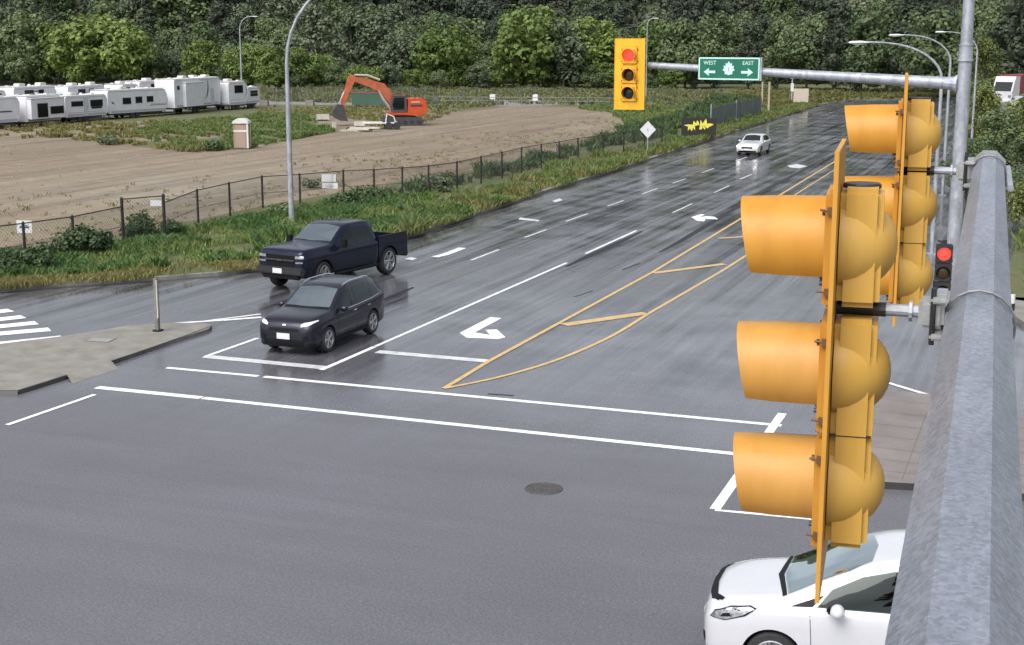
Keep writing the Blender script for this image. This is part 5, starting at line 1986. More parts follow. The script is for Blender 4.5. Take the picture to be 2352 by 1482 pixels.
# ---- crew-cab pickup
def build_pickup():
    t = thing('pickup_truck', 'dark navy crew-cab pickup truck turning behind the charcoal crossover', 'pickup truck')
    Z0 = 0.10
    keys = [(2.92, .62, .86, 1.12, .74, 1.20, 1.24), (2.86, .48, .94, 1.17, .82, 1.285, 1.325), (2.70, .46, .99, 1.19, .87, 1.335, 1.375), (2.3, .46, 1.012, 1.20, .89, 1.355, 1.40), (1.7, .46, 1.015, 1.205, .89, 1.365, 1.415),
            (1.35, .46, 1.015, 1.205, .88, 1.37, 1.43), (1.18, .46, 1.015, 1.205, .86, 1.43, 1.50), (0.75, .46, 1.015, 1.21, .78, 1.70, 1.77), (0.45, .46, 1.015, 1.21, .735, 1.86, 1.915), (0.1, .46, 1.015, 1.21, .73, 1.91, 1.965),
            (-0.7, .46, 1.015, 1.21, .73, 1.905, 1.96), (-1.0, .46, 1.015, 1.22, .735, 1.87, 1.92), (-1.10, .46, 1.01, 1.22, .75, 1.78, 1.83), (-1.18, .50, 1.0, 1.20, .80, 1.50, 1.55)]
    SW = [[(0.98, 1.235), (0.06, 1.235), (0.06, 1.80), (0.42, 1.795), (0.62, 1.70)], [(0.0, 1.235), (-0.82, 1.245), (-0.90, 1.50), (-0.84, 1.78), (0.0, 1.80)]]
    WS = [(1.20, -.74), (1.27, 0), (1.20, .74), (0.55, .66), (0.48, 0), (0.55, -.66)]
    body, bv = car_body('cab', keys, [(1.93, .86)], 0.53, NAVY, t, tw=0.46, side=SW, top=[(WS, 1.2)])
    interior(t, (0.10, -0.75), 1.30, .42, 0.95, 1.24, 1.4)
    # cargo bed: open box with wheel arches
    bed = MB()
    x0, x1, zb_, zt_, wo, wi = -1.22, -2.98, 0.56, 1.34, 1.005, 0.90
    arch = [(-1.82 + 0.53 * math.cos(a), max(zb_, 0.46 + 0.53 * math.sin(a))) for a in [math.pi * (0.09 + 0.82 * i / 16) for i in range(17)]]
    side = [(x0, zb_)] + arch[:1] + arch[1:] + [(x1 + 0.06, zb_), (x1, zb_ + 0.1), (x1 + 0.02, zt_), (x0, zt_)]
    for s_ in (1, -1):
        M = Matrix.Rotation(R(90), 4, 'X')
        lo, hi = (-wo, -wi) if s_ > 0 else (wi, wo)
        bed.prism(side, lo, hi, M)
    bed.box(((x0 + 0.06), 0, 0.95), (0.08, wi * 2 - 0.004, 0.60))
    bed.box(((x0 + x1) / 2, 0, 0.66), (x0 - x1 - 0.12, wi * 2 - 0.004, 0.06))
    bed.build('cargo_bed', NAVY, t)
    ln_ = MB()
    ln_.box(((x0 + x1) / 2, 0, 0.70), (x0 - x1 - 0.2, wi * 2 - 0.012, 0.012))
    for s_ in (1, -1):
        ln_.box(((x0 + x1) / 2, s_ * (wi - 0.006), 0.97), (x0 - x1 - 0.2, 0.008, 0.54))
        ln_.box(((x0 + x1) / 2, s_ * (wo - 0.05), zt_ + 0.008), (x0 - x1 - 0.04, 0.10, 0.02), bev=0.005)
        ln_.box((-1.82, s_ * (wi - 0.12), 0.83), (0.9, 0.2, 0.26), bev=0.03)
    ln_.box((x0 + 0.012, 0, 0.97), (0.008, wi * 2 - 0.02, 0.54))
    ln_.build('bed_liner', TRIM, t)
    MB().box((x1 + 0.035, 0, 0.93), (0.07, wi * 2 - 0.006, 0.64), bev=0.012).build('tailgate', NAVY, t)
    MB().box((x1 - 0.05, 0, 0.58), (0.16, 1.90, 0.20), bev=0.03).build('rear_bumper', STEELD, t)
    for s_ in (1, -1):
        MB().box((x1 + 0.0, s_ * (wo - 0.06), 1.02), (0.06, 0.10, 0.34), bev=0.01).build('tail_lamp', mat('tail_lamp_red', (0.25, 0.01, 0.01), 0.15), t)
        wheel(t, 1.93, s_ * .87, .465, .30, RIM, s_, 6, R(6))
        wheel(t, -1.82, s_ * .87, .465, .30, RIM, s_, 6)
        for pl in SW:
            patch(bv, pl, 'y', s_, .004, GLASS_C, 'side_window', t)
        patch(bv, [(1.28, 0.58), (1.28, 1.16), (0.03, 1.17), (0.03, 0.58)], 'y', s_, .004, NAVY, 'door', t)
        patch(bv, [(0.01, 0.58), (0.01, 1.17), (-0.95, 1.185), (-0.95, 0.58)], 'y', s_, .004, NAVY, 'door', t)
        for hx in (0.16, -0.80):
            MB().box((hx, s_ * 1.025, 1.08), (0.20, 0.03, 0.035), bev=0.008).build('door_handle', NAVY, t)
        mb = MB()
        mb.box((0.98, s_ * 1.16, 1.40), (0.13, 0.22, 0.27), bev=0.03)
        mb.tube([(0.98, s_ * 0.96, 1.28), (0.98, s_ * 1.12, 1.34)], 0.03, 6)
        mb.build('wing_mirror', TRIM, t, 50)
        patch(bv, [(s_ * .60, 1.10), (s_ * .91, 1.11), (s_ * .90, 1.19), (s_ * .60, 1.18)], 'x', 1, .010, LAMPG, 'headlight', t, .05)
        patch(bv, [(s_ * .62, .95), (s_ * .89, .96), (s_ * .90, 1.01), (s_ * .62, 1.00)], 'x', 1, .010, LAMPG, 'headlight', t, .05)
        MB().tube([(1.3, s_ * 1.0, 0.44), (-1.1, s_ * 1.0, 0.44)], 0.06, 8).build('running_board', TRIM, t)
        # arch lips
        for cx_ in (1.93, -1.82):
            lip = MB().tube([(cx_ + 0.54 * math.cos(a), s_ * 1.006, 0.46 + 0.54 * math.sin(a)) for a in [math.pi * (0.08 + 0.84 * i / 14) for i in range(15)]], 0.028, 6)
            lip.build('arch_trim', TRIM, t, 50)
    patch(bv, WS, 'z', 1, .005, GLASS_S, 'windscreen', t)
    patch(bv, [(-.58, .84), (.58, .84), (.58, 1.19), (-.58, 1.19)], 'x', 1, .008, TRIM, 'grille', t, .05)
    MB().box((2.965, 0, 1.04), (0.03, 1.20, 0.05), bev=0.01).build('grille_bar', mat('dark_chrome', (0.10, 0.10, 0.11), 0.25, metal=0.8), t)
    MB().box((2.985, 0, 1.04), (0.02, 0.20, 0.07), bev=0.008).build('emblem', STEELD, t)
    mb = MB()
    mb.box((2.93, 0, .70), (0.22, 1.92, .24), bev=0.05)
    mb.build('front_bumper', mat('bumper_dark', (0.02, 0.02, 0.024), 0.35), t)
    MB().box((2.88, 0, .50), (0.16, 1.5, .14), bev=0.03).build('air_dam', TRIM, t)
    MB().box((3.05, -0.05, .70), (0.02, .38, .16), bev=0.005).build('licence_plate', PLATE, t)
    patch(bv, [(-.62, 1.30), (.62, 1.30), (.60, 1.74), (-.60, 1.74)], 'x', -1, .006, GLASS, 'rear_window', t)
    MB().lathe([(0.03, 0), (0.012, 0.05), (0.0005, 0.06)], 8, Matrix.Translation((-0.3, 0, 1.955))).build('aerial_fin', TRIM, t)
    return t


truck = build_pickup()
rw, fwp = gp(893, 630), gp(742, 656)
dh = fwp - rw
truck_rz = math.atan2(dh.y, dh.x)
truck.scale = (1.04, 1.04, 1.08)
place_by_wheel(truck, rw, (-1.82 * 1.04, 0.98 * 1.04), R(-99))


# ---- white hatchback close to the camera
def build_hatch(label, paint, name='hatchback_car', group=None):
    t = thing(name, label, 'car', group=group)
    keys = [(2.20, .34, .50, .60, .40, .66, .70), (2.15, .22, .68, .70, .52, .78, .815), (2.02, .18, .775, .80, .60, .86, .90), (1.80, .17, .83, .86, .66, .925, .965), (1.50, .17, .865, .905, .70, .975, 1.012),
            (1.26, .17, .88, .925, .72, 1.00, 1.05), (1.10, .17, .883, .935, .72, 1.07, 1.12), (0.75, .17, .885, .945, .685, 1.25, 1.305), (0.35, .17, .885, .955, .63, 1.42, 1.47), (0.0, .17, .885, .965, .605, 1.515, 1.565),
            (-0.5, .17, .885, .98, .595, 1.565, 1.618), (-1.1, .17, .885, 1.00, .585, 1.545, 1.595), (-1.55, .18, .875, 1.02, .57, 1.46, 1.515), (-1.85, .21, .85, 1.03, .58, 1.30, 1.35), (-2.05, .25, .80, 1.0, .60, 1.12, 1.15), (-2.2, .36, .68, .88, .54, .93, .95)]
    SW = [[(0.86, 0.985), (-0.33, 1.01), (-0.33, 1.46), (0.02, 1.44), (0.36, 1.35), (0.70, 1.185)], [(-0.39, 1.01), (-1.15, 1.04), (-1.30, 1.22), (-1.05, 1.42), (-0.6, 1.465), (-0.39, 1.465)]]
    WS = [(1.20, -.65), (1.28, 0), (1.20, .65), (0.50, .60), (0.26, .48), (0.20, 0), (0.26, -.48), (0.50, -.60)]
    body, bv = car_body('body', keys, [(1.35, .765), (-1.35, .765)], 0.365, paint, t, tw=0.315, step=0.055, side=SW, top=[(WS, 0.96)])
    interior(t, (-0.22, -1.05), 1.02, .36, 0.85, 0.98, 1.2)
    for s_ in (1, -1):
        wheel(t, 1.35, s_ * .765, .315, .215, RIM, s_)
        wheel(t, -1.35, s_ * .765, .315, .215, RIM, s_)
        for pl in SW:
            patch(bv, pl, 'y', s_, .004, GLASS_C, 'side_window', t)
        patch(bv, [(1.16, 0.965), (0.91, 0.985), (0.78, 1.12)], 'y', s_, .006, TRIM, 'quarter_window', t)
        patch(bv, [(0.88, 0.34), (0.92, 0.90), (-0.35, 0.945), (-0.35, 0.34)], 'y', s_, .004, paint, 'door', t)
        patch(bv, [(-0.37, 0.34), (-0.37, 0.945), (-1.18, 0.975), (-1.02, 0.66), (-0.90, 0.34)], 'y', s_, .004, paint, 'door', t)
        egg(t, 0.62, s_ * 1.00, 1.03, (.085, .115, .085), paint)
        MB().box((0.70, s_ * 0.90, 1.00), (0.10, 0.10, 0.06), bev=0.02).build('mirror_arm', TRIM, t, 60)
        for hx in (-0.2, -1.0):
            MB().box((hx, s_ * .893, 0.86), (0.18, 0.03, 0.025), bev=0.008).build('door_handle', paint, t)
        patch(bv, [(2.10, .715), (2.04, .80), (1.85, .875), (1.62, .915), (1.54, .90), (1.68, .80), (1.92, .71)], 'y', s_, .006, TRIM, 'lamp_surround', t, .05)
        patch(bv, [(2.085, .725), (2.03, .79), (1.84, .865), (1.64, .90), (1.58, .892), (1.70, .81), (1.92, .72)], 'y', s_, .010, LAMPG, 'headlight', t, .05)
        patch(bv, [(1.97, .75), (1.94, .79), (1.86, .81), (1.84, .775)], 'y', s_, .015, TRIM, 'lamp_bezel', t, .05)
        patch(bv, [(2.10, s_ * .50), (2.02, s_ * .60), (1.97, s_ * .58), (2.06, s_ * .50)], 'z', 1, .010, TRIM, 'headlight_trim', t, .05)
        patch(bv, [(s_ * .50, .33), (s_ * .66, .36), (s_ * .62, .47), (s_ * .52, .45)], 'x', 1, .008, TRIM, 'fog_lamp_recess', t, .05)
        patch(bv, [(s_ * .55, .86), (s_ * .66, .90), (s_ * .62, 1.12), (s_ * .56, 1.20)], 'x', -1, .008, mat('tail_lamp_red', (0.25, 0.01, 0.01), 0.15), 'tail_lamp', t, .05)
        patch(bv, [(0.936, 0.90), (0.929, 0.90), (0.889, 0.34), (0.896, 0.34)], 'y', s_, .003, TRIM, 'wing_seam', t)
    patch(bv, WS, 'z', 1, .005, GLASS_S, 'windscreen', t)
    patch(bv, [(1.26, -.68), (1.36, 0), (1.26, .68), (1.21, .66), (1.29, 0), (1.21, -.66)], 'z', 1, .007, TRIM, 'cowl', t)
    patch(bv, [(2.10, -.50), (2.145, -.25), (2.16, 0), (2.145, .25), (2.10, .50), (1.97, .62), (1.94, .60), (2.04, .44), (2.08, 0), (2.04, -.44), (1.94, -.60), (1.97, -.62)], 'z', 1, .010, TRIM, 'nose_panel', t, .05)
    patch(bv, [(-.45, .26), (.45, .26), (.5, .36), (.40, .42), (-.40, .42), (-.5, .36)], 'x', 1, .008, TRIM, 'lower_grille', t, .05)
    MB().box((2.222, 0, .52), (0.02, .36, .13), bev=0.005).build('licence_plate', PLATE, t)
    patch(bv, [(-.50, 1.12), (.50, 1.12), (.46, 1.36), (-.46, 1.36)], 'x', -1, .006, GLASS, 'rear_window', t)
    MB().tube([(-1.5, 0, 1.45), (-1.62, 0, 1.56)], [0.02, 0.006], 6).build('aerial', TRIM, t)
    return t


hatch = build_hatch('white hatchback car entering at the bottom right beneath the near yellow signal', WHITE)
hatch.scale = (1.13, 1.13, 1.13)
hatch.location = (-1.57, 18.66, 0.002)
hatch.rotation_euler = (0, 0, R(186))


# ---- pale car far up the road
def build_sedan():
    t = thing('estate_car', 'pale silver car with lit headlights coming down the wet road far away', 'car')
    keys = [(2.25, .34, .60, .60, .45, .66, .70), (2.18, .24, .78, .70, .60, .77, .81), (1.95, .20, .86, .78, .70, .86, .90), (1.4, .20, .90, .86, .76, .93, .97), (0.95, .20, .905, .90, .78, .975, 1.02), (0.75, .20, .905, .92, .75, 1.06, 1.12),
            (0.25, .20, .905, .94, .66, 1.36, 1.42), (-0.1, .20, .905, .95, .63, 1.44, 1.50), (-0.8, .20, .905, .96, .62, 1.45, 1.51), (-1.5, .20, .90, .98, .61, 1.40, 1.46), (-1.95, .22, .88, 1.0, .62, 1.22, 1.27), (-2.2, .36, .76, .90, .60, .98, 1.0)]
    body, bv = car_body('body', keys, [(1.36, .78), (-1.32, .78)], 0.38, SILVERP, t, tw=0.33, step=0.1)
    for s_ in (1, -1):
        wheel(t, 1.36, s_ * .78, .33, .22, RIM_D, s_)
        wheel(t, -1.32, s_ * .78, .33, .22, RIM_D, s_)
        patch(bv, [(0.60, .98), (-0.30, 1.0), (-0.30, 1.38), (0.10, 1.34)], 'y', s_, .006, GLASS, 'side_window', t, .1)
        patch(bv, [(-0.36, 1.0), (-1.50, 1.04), (-1.36, 1.32), (-0.36, 1.39)], 'y', s_, .006, GLASS, 'side_window', t, .1)
        egg(t, 0.58, s_ * 0.97, 1.0, (.08, .11, .08), SILVERP)
        patch(bv, [(s_ * .48, .60), (s_ * .76, .63), (s_ * .80, .74), (s_ * .52, .70)], 'x', 1, .010, LAMP_ON, 'headlight', t, .06)
    patch(bv, [(0.85, -.66), (0.90, 0), (0.85, .66), (0.28, .56), (0.20, 0), (0.28, -.56)], 'z', 1, .006, GLASS, 'windscreen', t, .1)
    patch(bv, [(-.40, .52), (.40, .52), (.42, .66), (-.42, .66)], 'x', 1, .008, TRIM, 'grille', t, .08)
    patch(bv, [(-.70, .26), (.70, .26), (.66, .38), (-.66, .38)], 'x', 1, .008, TRIM, 'lower_grille', t, .08)
    MB().box((2.27, 0, .47), (0.02, .40, .13)).build('licence_plate', PLATE, t)
    return t


far_car = build_sedan()
place_by_wheel(far_car, gp(1748, 357), (1.36, 0.88), R(-92))

# ------------------------------------------------------------------ travel trailers in storage
RVX = gp(200, 281).x


def trailer(label, y0, length, h, x=RVX, kind='box', wins=(), slide=None, stripe=None, ac=1, swoosh=None, door=None, lift=0.62):
    """local: +x faces the lot (the side we see), y along the row; y0 nearer end"""
    t = thing('travel_trailer', label, 'travel trailer', (x, y0 + length / 2, ZV), R(random.uniform(-7, 7)), 'travel trailers in the storage row')
    wd = 2.45
    length -= 0.5
    hl = length / 2
    if kind == 'fifth':
        prof = [(-hl, lift), (hl - 2.6, lift), (hl - 2.3, lift + 0.95), (hl, lift + 1.05), (hl + 0.05, h - 0.7), (hl - 0.35, h - 0.08), (hl - 0.7, h), (-hl + 0.15, h), (-hl, h - 0.2)]
    elif kind == 'round':
        prof = [(-hl + 0.1, lift), (hl - 0.5, lift), (hl - 0.05, lift + 0.7), (hl + 0.1, h * 0.55), (hl - 0.1, h - 0.6), (hl - 0.5, h - 0.1), (hl - 0.9, h), (-hl + 0.2, h), (-hl, h - 0.2), (-hl, lift + 0.2)]
    else:
        prof = [(-hl, lift), (hl - 0.3, lift), (hl, lift + 0.35), (hl + 0.04, h - 0.5), (hl - 0.25, h - 0.06), (hl - 0.5, h), (-hl + 0.2, h), (-hl, h - 0.18)]
    # profile lies in (y, z); extrude across x
    M = Matrix(((0, 0, 1, 0), (1, 0, 0, 0), (0, 1, 0, 0), (0, 0, 0, 1)))
    MB().prism(prof, -wd / 2, wd / 2, M).build('body', RVW, t)
    rp = [p for p in prof if p[1] > h - 0.25]
    ys = [p[0] for p in rp]
    MB().box((0, (min(ys) + max(ys)) / 2, h + 0.02), (wd - 0.1, max(ys) - min(ys) - 0.1, 0.06), bev=0.02).build('roof', RVROOF, t)
    xf = wd / 2
    if slide:
        a, b, z0, z1, dp = slide
        MB().box((xf + dp / 2 - 0.02, (a + b) / 2, (z0 + z1) / 2), (dp + 0.04, b - a, z1 - z0), bev=0.02).build('slide_out', RVW, t)
        MB().box((xf + dp / 2, (a + b) / 2, z1 + 0.03), (dp + 0.1, b - a + 0.1, 0.07)).build('slide_roof', WPL, t)
    for (a, b, z0, z1, on) in wins:
        a, b, z0, z1 = a - (b - a) * 0.06, b + (b - a) * 0.06, z0 - (z1 - z0) * 0.12, z1 + (z1 - z0) * 0.12
        xx = xf + (slide[4] if (slide and on) else 0)
        wf = MB().box((xx + 0.012, (a + b) / 2, (z0 + z1) / 2), (0.03, b - a + 0.10, z1 - z0 + 0.10), bev=0.01).build('window', mat('window_frame_grey', (0.12, 0.12, 0.13), 0.4), t)
        MB().box((xx + 0.028, (a + b) / 2, (z0 + z1) / 2), (0.012, b - a, z1 - z0)).build('pane', mat('trailer_pane', (0.006, 0.006, 0.010), 0.1, spec=0.25), wf)
    if door is not None:
        d_ = MB().box((xf + 0.012, door, lift + 1.0), (0.03, 0.72, 1.9), bev=0.01).build('door', mat('trailer_door', (0.4392, 0.4539, 0.4758), 0.4), t)
        MB().box((xf + 0.035, door + 0.26, lift + 0.95), (0.03, 0.05, 0.10)).build('handle', TRIM, d_)
    if stripe:
        for (a, b, z, th, m_) in stripe:
            MB().prism([(a, z), (b - 0.2, z + 0.03), (b, z + th * 0.5), (b - 0.3, z + th), (a, z + th)], xf + 0.003, xf + 0.009, M).build('stripe', m_, t)
    if swoosh:
        cy, cz, rr_, a0, a1, th, m_ = swoosh
        pts = [(cy + rr_ * math.cos(R(a0 + (a1 - a0) * k / 14)), cz + rr_ * math.sin(R(a0 + (a1 - a0) * k / 14))) for k in range(15)]
        inn = [(cy + (rr_ - th * math.sin(math.pi * k / 14)) * math.cos(R(a0 + (a1 - a0) * k / 14)), cz + (rr_ - th * math.sin(math.pi * k / 14)) * math.sin(R(a0 + (a1 - a0) * k / 14))) for k in range(14, -1, -1)]
        MB().prism(pts + inn[1:-1], xf + 0.003, xf + 0.010, M).build('swoosh', m_, t)
    MB().box((xf + 0.004, 0.0, h - 0.16), (0.02, length * 0.94, 0.05)).build('awning_rail', RVG, t)
    MB().box((xf + 0.002, 0.0, lift + 0.18), (0.012, length * 0.9, 0.22)).build('skirt', mat('skirt_grey', (0.34, 0.35, 0.37), 0.5), t)
    for k in range(ac):
        MB().box((0.1, -hl * 0.3 + k * hl * 1.0, h + 0.20), (0.75, 1.0, 0.30), bev=0.06).build('air_conditioner', WPL, t)
    for k in range(3):
        MB().box((-0.5 + 0.5 * k, -hl * 0.6 + k * hl * 0.55, h + 0.10), (0.45, 0.5, 0.14), bev=0.03).build('skylight', (RVG, DKG, WPL)[k], t)
    MB().lathe([(0.16, 0), (0.16, 0.12), (0.10, 0.16), (0.0005, 0.17)], 10, Matrix.Translation((-0.4, hl * 0.35, h + 0.05))).build('roof_vent', WPL, t)
    MB().box((0, -0.2, lift - 0.10), (wd * 0.8, length * 0.86, 0.2)).build('chassis', STEELD, t)
    for dy in (-0.75, 0.15):
        for s_ in (1, -1):
            MB().lathe([(0.18, -0.1), (0.34, -0.1), (0.36, -0.05), (0.36, 0.05), (0.34, 0.1), (0.18, 0.1), (0.05, 0.08), (0.0005, 0.08)], 18,
                       Matrix.Translation((s_ * (wd / 2 - 0.12), dy - 0.3, 0.36)) @ Matrix.Rotation(R(90 * s_), 4, 'Y')).build('wheel', RUBBER, t)
    hz = MB()
    if kind == 'fifth':
        hz.box((0.7, hl - 2.9, 0.35), (0.12, 0.12, 0.7))
        hz.box((-0.7, hl - 2.9, 0.35), (0.12, 0.12, 0.7))
    else:
        hz.tube([(0.9, hl - 0.3, lift - 0.1), (0, hl + 1.0, lift - 0.1), (-0.9, hl - 0.3, lift - 0.1)], 0.05, 6)
        hz.tube([(0, hl + 0.9, 0), (0, hl + 0.9, lift)], 0.04, 6)
    hz.build('hitch', STEELD, t)
    MB().box((0.8, -hl + 0.5, lift / 2 - 0.05), (0.08, 0.08, lift)).build('jack', STEELD, t)
    return t


def rowy(px, py=None):
    """y of the storage row at survey column px"""
    a = math.atan2((px - 1176) / FPX, math.cos(PITCH)) + 0
    # ray direction at mid-height of the trailers, meeting the plane x = RVX
    d = ray(px, 235)
    k = (RVX + 1.2) / d.x
    return k * d.y


ya, yb_, yc, yd, ye, yf, yg = rowy(48), rowy(146), rowy(252), rowy(384), rowy(520), rowy(547), rowy(588)
print('rv rows', [round(v, 1) for v in (ya, yb_, yc, yd, ye, yf, yg)])
trailer('white travel trailer with a dark swoosh at the left end of the storage row', rowy(-75), ya - rowy(-75) - 0.3, 3.0, wins=[], stripe=[(-2.6, 2.4, 1.55, 0.16, DKG)], swoosh=(0.6, 1.3, 0.9, 200, 300, 0.2, DKG))
Lb = yb_ - ya - 0.4
trailer('white trailer with a wide slide-out holding one tall and one long dark window', ya + 0.1, Lb, 3.0, x=RVX + 0.2, wins=[(-Lb * .28, -Lb * .05, 1.05, 2.1, True), (Lb * .06, Lb * .36, 1.25, 1.8, True)], slide=(-Lb * .45, Lb * .42, 0.75, 2.72, 0.55), ac=0, lift=0.5)
Lc = yc - yb_ - 0.4
trailer('white trailer with two small dark windows right of the slide-out trailer', yb_ + 0.1, Lc, 2.75, wins=[(-Lc * .32, -Lc * .10, 1.75, 2.12, False), (Lc * .10, Lc * .34, 1.65, 2.15, False), (Lc * .12, Lc * .32, 1.40, 1.52, False)], stripe=[(-Lc * .4, Lc * .45, 1.0, 0.07, RVG)], door=-Lc * .02)
Ld = yd - yc - 0.3
trailer('white trailer with a row of three square dark windows and a red stripe', yc + 0.1, Ld, 3.1, kind='round', wins=[(-Ld * .24, -Ld * .13, 1.65, 2.15, False), (-Ld * .04, Ld * .05, 1.7, 2.2, False), (Ld * .14, Ld * .23, 1.75, 2.2, False)], stripe=[(Ld * .18, Ld * .48, 1.25, 0.08, REDG), (Ld * .2, Ld * .48, 1.38, 0.08, RVG)],
        swoosh=(-Ld * .42, 1.4, 0.5, 20, 100, 0.2, DKG), ac=1)
Le = ye - yd - 0.2
trailer('tallest white fifth-wheel trailer with grey curved graphics in the middle of the row', yd + 0.1, Le, 4.0, kind='box', wins=[(-Le * .16, -Le * .08, 2.65, 3.3, False), (-Le * .42, -Le * .38, 2.9, 3.2, False)], slide=(-Le * .32, Le * .04, 0.85, 3.55, 0.45), stripe=[(-Le * .30, Le * .02, 1.65, 0.22, RVG)],
        swoosh=(Le * .10, 2.9, 1.5, -70, 40, 0.30, DKG), ac=2, lift=0.8, door=Le * .30)
Lf = yg - ye
trailer('rounded white trailer front with one big dark round window near the right end', ye + 0.1, Lf * .66, 3.4, x=RVX + 0.3, kind='round', wins=[(-Lf * .10, Lf * .12, 2.15, 2.85, False)], swoosh=(Lf * .12, 2.3, 1.0, -60, 50, 0.25, RVG), ac=1, stripe=[(-Lf * .28, Lf * .2, 1.2, 0.06, RVG)])
trailer('small white trailer with one barred window at the right end of the row', ye + Lf * .72, Lf * .50, 2.6, x=RVX - 0.2, wins=[(-Lf * .10, Lf * .12, 1.55, 1.78, False), (-Lf * .10, Lf * .12, 1.95, 2.12, False)], ac=0)
for i, (pxa, pxb, h_, dx, lab) in enumerate([(22, 140, 3.7, -3.6, 'trailer roof with dark vents standing behind the slide-out trailer'), (140, 256, 3.55, -3.6, 'pinkish-white trailer roof standing behind the two-window trailer'),
                                             (430, 515, 3.85, -4.2, 'pale trailer roof just showing behind the tallest trailer'), (-60, 24, 3.5, -3.4, 'trailer roof at the left edge behind the swoosh trailer'),
                                             (276, 330, 3.5, -3.8, 'white trailer roof with rounded corners behind the three-window trailer'), (322, 420, 3.75, -3.2, 'trailer with a dark roof graphic left of the tallest trailer')]):
    ka, kb = rowy(pxa), rowy(pxb)
    f = (RVX + dx) / RVX
    trailer(lab, ka * f + 0.3, (kb - ka) * f - 0.6, h_, x=RVX + dx, ac=2 if i < 2 else 1, kind='box' if i != 4 else 'round', wins=[(-1.6, -0.4, h_ - 0.85, h_ - 0.40, False), (0.6, 1.3, h_ - 0.8, h_ - 0.4, False)], stripe=[(-1.5, 1.2, h_ - 0.55, 0.14, DKG)] if i in (0, 3, 5) else None)

# ------------------------------------------------------------------ excavator and the junk beside it
b = gp(925, 291)
t = thing('excavator', 'orange-red tracked excavator with its boom raised to the left on the dirt lot', 'excavator', (b.x, b.y, ZV), 0)
view = math.atan2(RT.y, RT.x)
t.rotation_euler = (0, 0, view + math.pi + R(14))      # local +x points to the left as seen
MY = Matrix.Rotation(R(90), 4, 'X')
for s_ in (1, -1):
    tr_ = MB().prism([(-1.9, .45), (-1.75, .12), (-1.4, 0), (1.4, 0), (1.75, .12), (1.9, .45), (1.7, .78), (1.4, .88), (-1.4, .88), (-1.7, .78)], -0.3, 0.3, Matrix.Translation((0, s_ * 1.1, 0)) @ MY).build('track', STEELD, t)
    mbw = MB()
    for xx in (-1.4, -0.7, 0, 0.7, 1.4):
        mbw.lathe([(0.0005, 0.31), (0.22, 0.31), (0.24, 0.28)], 14, Matrix.Translation((xx, s_ * 1.1, 0.36)) @ Matrix.Rotation(R(-90 * s_), 4, 'X'))
    mbw.build('roller', RUBBER, tr_)
MB().box((0, 0, 0.72), (2.2, 1.7, 0.5), bev=0.05).build('undercarriage', STEELD, t)
up_ = MB()
up_.prism([(-2.1, 1.15), (-2.3, 1.5), (-2.15, 2.5), (-1.7, 2.72), (-0.4, 2.66), (-0.3, 1.05), (-1.8, 1.0)], -1.3, 1.3, MY)
up_.box((0.55, 0.0, 1.20), (1.9, 2.4, 0.30), bev=0.04)
up_.build('engine_house', ORANGE, t)
MB().box((-2.31, 0.0, 1.75), (0.10, 2.0, 0.9), bev=0.05).build('counterweight', mat('bright_orange', (0.5124, 0.09517, 0.0183), 0.4, noise=(2, 0.2)), t)
MB().box((-1.2, 1.306, 2.0), (1.2, 0.02, 0.22)).build('side_grille', STEELD, t)
MB().box((-1.1, 1.312, 2.35), (0.9, 0.015, 0.16)).build('pale_stripe', mat('pale_orange', (0.549, 0.2562, 0.1611), 0.5), t)
MB().tube([(-1.3, -0.3, 2.6), (-1.3, -0.3, 3.1)], 0.07, 8).build('exhaust', STEELD, t)
cab_ = MB()
cab_.prism([(-0.25, 1.35), (1.2, 1.35), (1.35, 2.1), (1.1, 2.95), (-0.2, 2.95)], -0.5, 0.5, Matrix.Translation((0, 0.72, 0)) @ MY)
cab_.build('cab', mat('cab_dark', (0.06, 0.05, 0.05), 0.4), t)
MB().prism([(0.0, 1.6), (1.05, 1.6), (1.2, 2.1), (1.0, 2.8), (0.0, 2.8)], -0.51, 0.51, Matrix.Translation((0, 0.72, 0)) @ MY).build('cab_window', GLASS, t)
MB().box((0.45, 0.72, 2.98), (1.4, 1.05, 0.08), bev=0.02).build('cab_roof', REDT, t)
boom = [(0.5, 1.5), (0.75, 1.35), (1.2, 2.3), (2.0, 3.3), (3.2, 3.85), (4.55, 4.35), (4.75, 4.7), (4.55, 4.85), (3.0, 4.55), (1.6, 4.15), (0.8, 3.2)]
MB().prism(boom, -0.24, 0.24, Matrix.Translation((0.2, -0.25, 0)) @ MY).build('boom', ORANGE_W, t)
MB().prism([(4.45, 4.95), (4.95, 5.05), (5.25, 4.55), (5.95, 2.05), (5.65, 1.85), (4.95, 3.6), (4.5, 4.4)], -0.2, 0.2, Matrix.Translation((0.2, -0.25, 0)) @ MY).build('stick', ORANGE_W, t)
cy_ = MB()
cy_.tube([(2.2, -0.25, 4.5), (3.4, -0.25, 4.95), (4.75, -0.25, 5.0)], [0.11, 0.11, 0.07], 8)
for s_ in (0.12, -0.62):
    cy_.tube([(1.1, s_, 1.5), (1.9, s_, 2.6), (2.4, s_, 3.5)], [0.10, 0.10, 0.06], 8)
cy_.tube([(5.2, -0.25, 4.2), (5.9, -0.25, 3.1), (6.3, -0.25, 2.2)], [0.10, 0.09, 0.05], 8)
cy_.build('hydraulic_cylinder', mat('cylinder_pale', (0.45, 0.40, 0.36), 0.35, metal=0.3), t)
MB().prism([(5.75, 2.1), (6.3, 2.15), (6.75, 1.6), (6.7, 0.9), (6.1, 0.55), (5.3, 0.5), (5.55, 1.2)], -0.55, 0.55, Matrix.Translation((0.2, -0.25, 0)) @ MY).build('bucket', STEELD, t)

